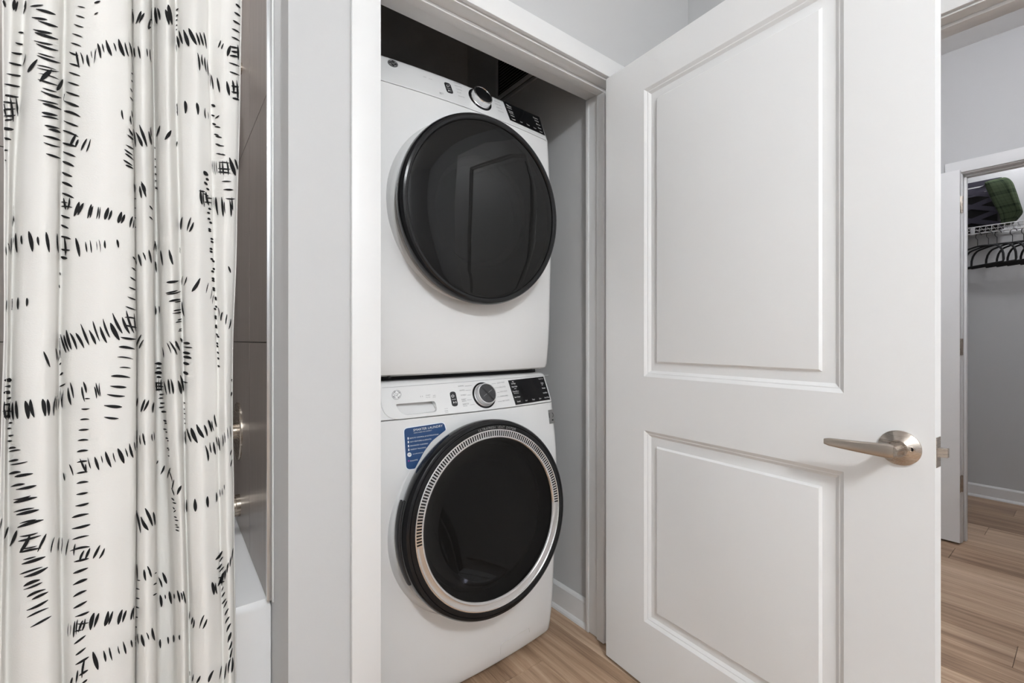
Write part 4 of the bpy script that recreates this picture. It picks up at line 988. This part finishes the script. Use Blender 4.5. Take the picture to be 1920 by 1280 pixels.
920: """10 220 14 -80 6;38 280 26 -80 12;93 315 46 -105 20;195 290 120 -25 12;200 315 150 -40 14;170 350 70 -120 22;280 345 55 -120 16;205 395 140 -30 14;195 375 110 -20 9;348 360 24 -105 8;388 355 8 -90 6;412 365 10 -110 7;452 375 20 -110 8;200 447 85 -22 10;225 462 155 -50 20;210 530 150 -50 12;240 540 155 -65 20;215 612 110 -45 20;222 632 125 -50 13;243 680 122 -52 16;268 697 105 -50 16;250 760 140 -70 16;252 810 140 -65 12;273 870 135 -75 14
540 310 110 -28 12;500 390 10 -80 10;535 385 130 -30 14;545 460 100 -24 14;548 430 30 -70 14;585 420 35 -80 16;645 405 46 -90 16;680 415 36 -70 13;540 530 100 -38 16;537 605 96 -42 18;535 683 90 -45 15;537 757 92 -50 15;550 820 95 -35 14;459 925 -4 90 4;472 925 -4 70 4;497 920 10 -110 12;515 905 10 -100 10;540 900 30 -80 14;560 890 20 -80 12;555 880 80 -10 9;525 930 50 -10 9;617 868 26 -115 26;645 860 32 -95 18;710 850 24 -100 24;738 845 28 -90 16;800 840 28 -100 22;828 835 26 -80 16;878 820 16 -80 12;890 810 4 -90 6
535 990 78 -60 13;540 1068 68 -52 13;550 1130 90 -55 14;558 1180 20 -130 14;560 1210 60 -40 14;515 1235 12 -85 12;480 1265 12 -50 12;565 1268 40 -30 12;638 1130 34 120 28;698 1100 14 75 15;737 1085 20 90 12;790 1060 12 55 9;828 1045 20 85 14;875 1018 8 50 11;905 1000 6 70 6;955 995 20 80 18;985 967 14 50 8;1020 955 18 85 16;922 985 8 70 6;917 540 4 110 7;927 595 24 4 6;920 652 30 8 7;920 714 30 6 8;917 775 26 8 8;915 840 18 4 7;910 905 14 4 7;968 560 10 75 13;988 520 14 40 10;1000 545 16 60 13;1035 548 12 -10 6;1033 620 26 -16 8;1030 690 26 -16 8
1068 610 25 65 13;1098 580 30 75 20;1070 733 10 80 20;1102 705 4 30 9;1138 710 16 85 18;1163 700 2 35 8;1193 702 18 80 13;1213 700 8 50 8;1228 710 16 85 9;1067 1018 2 60 14;1122 995 4 50 12;1160 983 2 50 12;1200 975 2 35 9;1460 430 52 -60 16;1475 455 30 -36 9;1463 503 40 -40 12;1477 522 40 -40 8;1418 650 12 85 20;1440 650 10 75 11;1470 590 40 -90 18;1490 580 20 -100 12;1475 575 45 -10 8;1475 610 50 -20 8;1505 555 8 -70 9;1520 510 8 -70 8;1535 470 8 -70 7;1548 420 8 -80 6;1483 655 20 -40 6;1490 690 26 -40 9;1495 735 30 -40 9;1505 755 24 -50 8;1513 805 24 -50 9;1517 860 26 -50 9;1525 910 24 -60 10;1530 975 18 -70 13;1535 1030 16 -60 9;1540 1080 14 -70 8
1283 865 10 -50 11;1293 885 8 -60 9;1347 870 30 -90 10;1367 885 26 -65 11;1265 830 6 -60 5;1468 1210 14 -90 7;1505 1200 14 -110 8;1530 1165 10 -100 9;1545 1160 6 -100 12;1405 1235 34 -80 16;1325 1255 26 -50 13;1288 1245 -10 50 7;1265 1215 8 30 6"""}
K = 3.5556
WGAIN = 1.1
marks = []
for y0, txt in INK.items():
    for it in txt.replace('\n', ';').split(';'):
        a = [float(q) for q in it.split()]
        marks.append((a[0]/K, a[1]/K+y0, a[2]/K, a[3]/K, a[4]/K*WGAIN))
for y in (183, 210, 250, 275, 318, 330, 383, 403, 450, 468, 518, 533, 583, 600, 648, 662, 712, 724, 775, 785, 835, 850, 900, 912, 962, 972, 1020, 1035, 1080, 1098, 1142, 1180, 1230):
    marks.append(((1390+(y-183)*.07+(6 if (y*7) % 2 else -4))/K, y/K+340, 19/K, 11/K, 14/K))
ink = MB()
rng = random.Random(3)
for cx_, cy_, dx, dy, w_ in marks:
    L = math.hypot(dx, dy); ux, uy = dx/L, dy/L; nx, ny = -uy, ux
    n_ = 7 if L > 9 else 5
    bend = rng.uniform(-.05, .05)*L; fat = rng.uniform(.40, .60)
    vv = []; ok = True
    for i in range(n_+1):
        t = i/n_; hw_ = .5*w_*(max(0.0, sin(pi*(t**(math.log(.5)/math.log(fat)))))**.55)
        hw_ = max(hw_, .18*w_ if 0 < i < n_ else .10*w_)
        bx_, by_ = cx_+dx*(t-.5)+nx*bend*4*t*(1-t), cy_+dy*(t-.5)+ny*bend*4*t*(1-t)
        for s_ in (-1, 0, 1):
            r = ray(bx_+nx*hw_*s_, by_+ny*hw_*s_).normalized()
            h = bvh.ray_cast(CAM, r)
            if h[0] is None: vv.append(None); continue
            nn = h[1] if h[1].dot(r) < 0 else -h[1]
            vv.append(h[0]+nn*.0009-r*.0004)
    for i in range(n_):
        for s_ in (0, 1):
            q = [i*3+s_, i*3+s_+1, (i+1)*3+s_+1, (i+1)*3+s_]
            P = [vv[k] for k in q]
            if any(p is None for p in P): continue
            if max((P[a]-P[b]).length for a in range(4) for b in range(a)) > .035: continue
            ink.add([p-Vector((-.06, YC, 0)) for p in P], [(0, 1, 2, 3)])
me = bpy.data.meshes.new('brushstroke_print'); me.from_pydata(ink.v, [], ink.f); me.update()
po = link('brushstroke_print', me, M_ink, curtain); po['kind'] = 'stuff'
# rod and rings above the picture
rod = MB().tube([(-1.328, YC+.005, 2.075), (.2070, YC+.005, 2.075)], .0125, 20).build('curtain_rod', M_nickel, ang=40)
tag(rod, 'straight metal curtain rod above the patterned curtain', 'curtain rod')
for k in range(7):
    xx = -.22+.055*k
    rg = MB().tube([(xx, YC+.005+.030*sin(a), 2.0605+.030*cos(a)) for a in [2*pi*q/24 for q in range(24)]], .0017, 6, closed=True).build('curtain_ring', M_nickel, ang=60)
    tag(rg, 'metal curtain ring threaded on the shower rod', 'curtain ring', 'rings on the shower curtain rod')

# ------------------------------------------------------------------ wardrobe across the hall
SX0, SX1, SZ = 4.25, 4.588, 1.862
shf = empty('wire_shelf', (SX1, .18, SZ)); tag(shf, 'white coated wire shelf on the wardrobe back wall', 'wire shelf')
Y0s, Y1s = -.85, .78
def T3(p): return (p[0]-SX1, p[1]-.18, p[2]-SZ)
rails = MB()
for x_, z_ in ((SX0, SZ-.002), (SX0, SZ-.046), (SX0+.11, SZ-.005), (SX0+.22, SZ-.005), (SX1-.006, SZ-.005)):
    rails.tube([T3((x_, Y0s, z_)), T3((x_, Y1s, z_))], .0032, 8)
rails.build('rail', M_wire, shf, 60)
k = 0; y_ = Y0s+.01; first_w = None
while y_ < Y1s:
    if first_w is None:
        mbw = MB().tube([T3((SX0, y_, SZ-.046)), T3((SX0, y_, SZ-.001)), T3((SX0+.004, y_, SZ)), T3((SX1-.004, y_, SZ))], .0016, 6)
        first_w = mbw.build('cross_wire', M_wire, shf, 60); fy = y_
    else:
        o = first_w.copy(); C.objects.link(o); o.parent = shf; o.location = (0, y_-fy, 0)
    y_ += .0275
for y_ in (-.55, .08, .70):
    MB().box(-.016, 0, y_-.18-.008, y_-.18+.008, -.012, .004, .002).build('wall_clip', M_wire, shf, 40)
MB().box(SX0-SX1+.012, SX0-SX1+.03, .505-.18, .525-.18, -.05, -.004, .003).build('end_bracket', M_wire, shf, 40)
def hanger_parts():
    b = MB(); pts = []
    N = 26
    for i in range(N+1):                       # arched shoulders, ends tucked round into the bar
        u = -1+2*i/N; a = abs(u)
        z = -.012-.030*a**1.5-.085*max(0, (a-.62)/.38)**2.2
        x_ = .205*u*(1-.10*max(0, (a-.8)/.2)**2)
        pts.append((x_, 0, z))
    pts2 = [(pts[-1][0]-.004, 0, pts[-1][2]-.010)]+[(pts[0][0]+.004+(pts[-1][0]-pts[0][0]-.008)*(1-q/8), 0, -.1405) for q in range(9)]
    return pts, pts2
hp1, hp2 = hanger_parts()
def make_hanger():
    r = empty('clothes_hanger')
    b = MB(); b.tube(hp1+hp2, .0058, 8, closed=True); b.build('hanger_body', M_velvet, r, 60)
    h = MB(); hk = [(0, 0, -.012), (0, 0, .030)]
    for q in range(15):
        a = radians(-70)+radians(250)*q/14
        hk.append((.0005+.0215*cos(a) - .0075, 0, .0555+.0215*sin(a)))
    h.tube(hk, .0019, 8); h.build('hook', M_blackm, r, 60)
    return r
hz = SZ-.046+.0032-.077+.0019
spots = [(.490, 46, ''), (.440, 45, ''), (.402, 44, ''), (.335, 45, ''), (.288, 46, ''), (.235, 44, ''), (.180, 45, '')]
proto = None
for (yy, rot, _) in spots:
    if proto is None:
        h = make_hanger(); proto = h; kids = list(h.children)
    else:
        h = proto.copy(); C.objects.link(h)
        for kq in kids:
            c_ = kq.copy(); C.objects.link(c_); c_.parent = h
    h.location = (SX0+.006, yy, hz); h.rotation_euler = (0, 0, radians(90-rot))
    tag(h, 'slim black velvet clothes hanger hanging empty from the wire shelf', 'clothes hanger', 'black hangers on the wardrobe shelf')
# woven strap basket
bs = empty('strap_basket', (4.475, .535, SZ+.0016)); tag(bs, 'dark basket of crossed purple-grey straps on the wire shelf', 'basket')
lw, dw, hh = .135, .088, .30
def strap(p, q, w_, nrm, t=.004):
    p, q, nrm = Vector(p), Vector(q), Vector(nrm); d_ = (q-p).normalized(); s_ = d_.cross(nrm).normalized()*w_/2; n_ = nrm*t
    v_ = [p+s_, p-s_, q-s_, q+s_]; v_ += [x_+n_ for x_ in v_]
    return v_, [(0,1,2,3),(4,5,6,7),(0,1,5,4),(1,2,6,5),(2,3,7,6),(3,0,4,7)]
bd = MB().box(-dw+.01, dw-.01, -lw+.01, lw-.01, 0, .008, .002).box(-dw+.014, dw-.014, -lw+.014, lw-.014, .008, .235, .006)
bd.build('basket_shade_block', M_basket_shade, bs)  # solid dark block stands in for the shade inside the basket
for (nx_, ny_) in ((-1, 0), (0, -1), (0, 1), (1, 0)):
    half = lw if nx_ else dw; dist = dw if nx_ else lw
    for kk in range(3):
        zz = .02+kk*.095
        for sg in (1, -1):
            a = (-sg*half, zz); b_ = (sg*half, zz+.095)
            P0 = (nx_*dist, a[0], a[1]) if nx_ else (a[0], ny_*dist, a[1]); P1 = (nx_*dist, b_[0], b_[1]) if nx_ else (b_[0], ny_*dist, b_[1])
            m_ = MB(); m_.add(*strap(P0, P1, .030, (nx_*(1 if sg > 0 else .2), ny_*(1 if sg > 0 else .2), 0), .005)); m_.build('strap', M_strap, bs)
    m_ = MB(); z_ = hh+.012
    P0 = (nx_*dist, -half, z_) if nx_ else (-half, ny_*dist, z_); P1 = (nx_*dist, half, z_) if nx_ else (half, ny_*dist, z_)
    m_.add(*strap(P0, P1, .034, (nx_, ny_, 0), .006)); m_.build('rim_strap', M_strap, bs)
# plaid cloth folded over and leaning on the basket side
bl = empty('plaid_blanket', (4.34, .345, SZ+.0016)); tag(bl, 'green plaid cloth slumped against the dark basket on the wire shelf', 'blanket')
def blanket():
    # rows from top to foot: (z, left y, right y, front x, back x) in room coordinates
    rows = [(2.168, .458, .395, 4.320, 4.365), (2.160, .464, .362, 4.298, 4.368), (2.125, .456, .338, 4.282, 4.370), (2.06, .438, .322, 4.272, 4.372), (1.99, .416, .308, 4.266, 4.372), (1.945, .402, .299, 4.268, 4.372), (1.925, .398, .300, 4.272, 4.372), (1.895, .392, .318, 4.280, 4.370), (1.8645, .388, .345, 4.292, 4.365)]
    R = catmull(rows, 5); NU = 40; v_ = []; uv = []; L = 0
    rr_ = random.Random(5)
    for i, (z, yl, yr, xf, xb) in enumerate(R):
        s_ = i/(len(R)-1); cy_, hy = (yl+yr)/2, (yl-yr)/2; cx_, hx = (xf+xb)/2, (xb-xf)/2
        for k in range(NU):
            a = 2*pi*k/NU; e = .45
            c_ = math.copysign(abs(cos(a))**e, cos(a)); n_ = math.copysign(abs(sin(a))**e, sin(a))
            wob = 1+.05*sin(3*a+5*s_)+.03*sin(7*a-9*s_)
            v_.append((cx_+hx*n_*wob-4.34, cy_+hy*c_*(1+.03*sin(5*a+8*s_))-.345, z-(SZ+.0016)+.004*sin(2*a)*(0 < i < len(R)-1)))
            uv.append((k/NU*2.2+.12*s_, s_*1.15))
    n_ = len(R)
    f_ = [(i*NU+k, i*NU+(k+1) % NU, (i+1)*NU+(k+1) % NU, (i+1)*NU+k) for i in range(n_-1) for k in range(NU)]
    f_ += [tuple(range(NU)), tuple((n_-1)*NU+k for k in range(NU))]
    me = bpy.data.meshes.new('plaid_cloth'); me.from_pydata(v_, [], f_); me.update()
    ul = me.uv_layers.new(name='UVMap')
    for lp in me.loops: ul.data[lp.index].uv = uv[lp.vertex_index]
    me.polygons.foreach_set('use_smooth', [True]*len(me.polygons))
    bm = bmesh.new(); bm.from_mesh(me); bmesh.ops.recalc_face_normals(bm, faces=bm.faces); bm.to_mesh(me); bm.free()
    return link('plaid_cloth', me, M_plaid, bl)
blanket()

# ------------------------------------------------------------------ lamps (above the frame)
for nm, x_, y_, z_, rad, wt, colr in LAMPS:
    L_ = empty('ceiling_light', (x_, y_, CEIL))
    tag(L_, {'bath': 'round frosted globe ceiling light in the bathroom', 'shower': 'small frosted globe ceiling light over the bathtub', 'hall': 'frosted globe ceiling light in the hall', 'wardrobe': 'small frosted globe ceiling light inside the wardrobe'}[nm], 'ceiling light')
    dn = Matrix.Rotation(pi/2, 4, 'X')      # forward axis pointing down
    h = CEIL-z_
    MB().lathe([(0, 0), (rad*.75, 0), (rad*.75, .012), (rad*.60, .020), (rad*.55, .024)], 40, dn).build('housing', M_trim, L_, 30)
    prof = [(rad*max(.0, sin(pi*q/18)), h-.62*rad*cos(pi*q/18)) for q in range(2, 19)]
    area = 4*pi*rad*rad*.75
    MB().lathe(prof, 40, dn).build('globe', emis('frosted_globe_'+nm, colr, wt/(pi*area)), L_, 60)
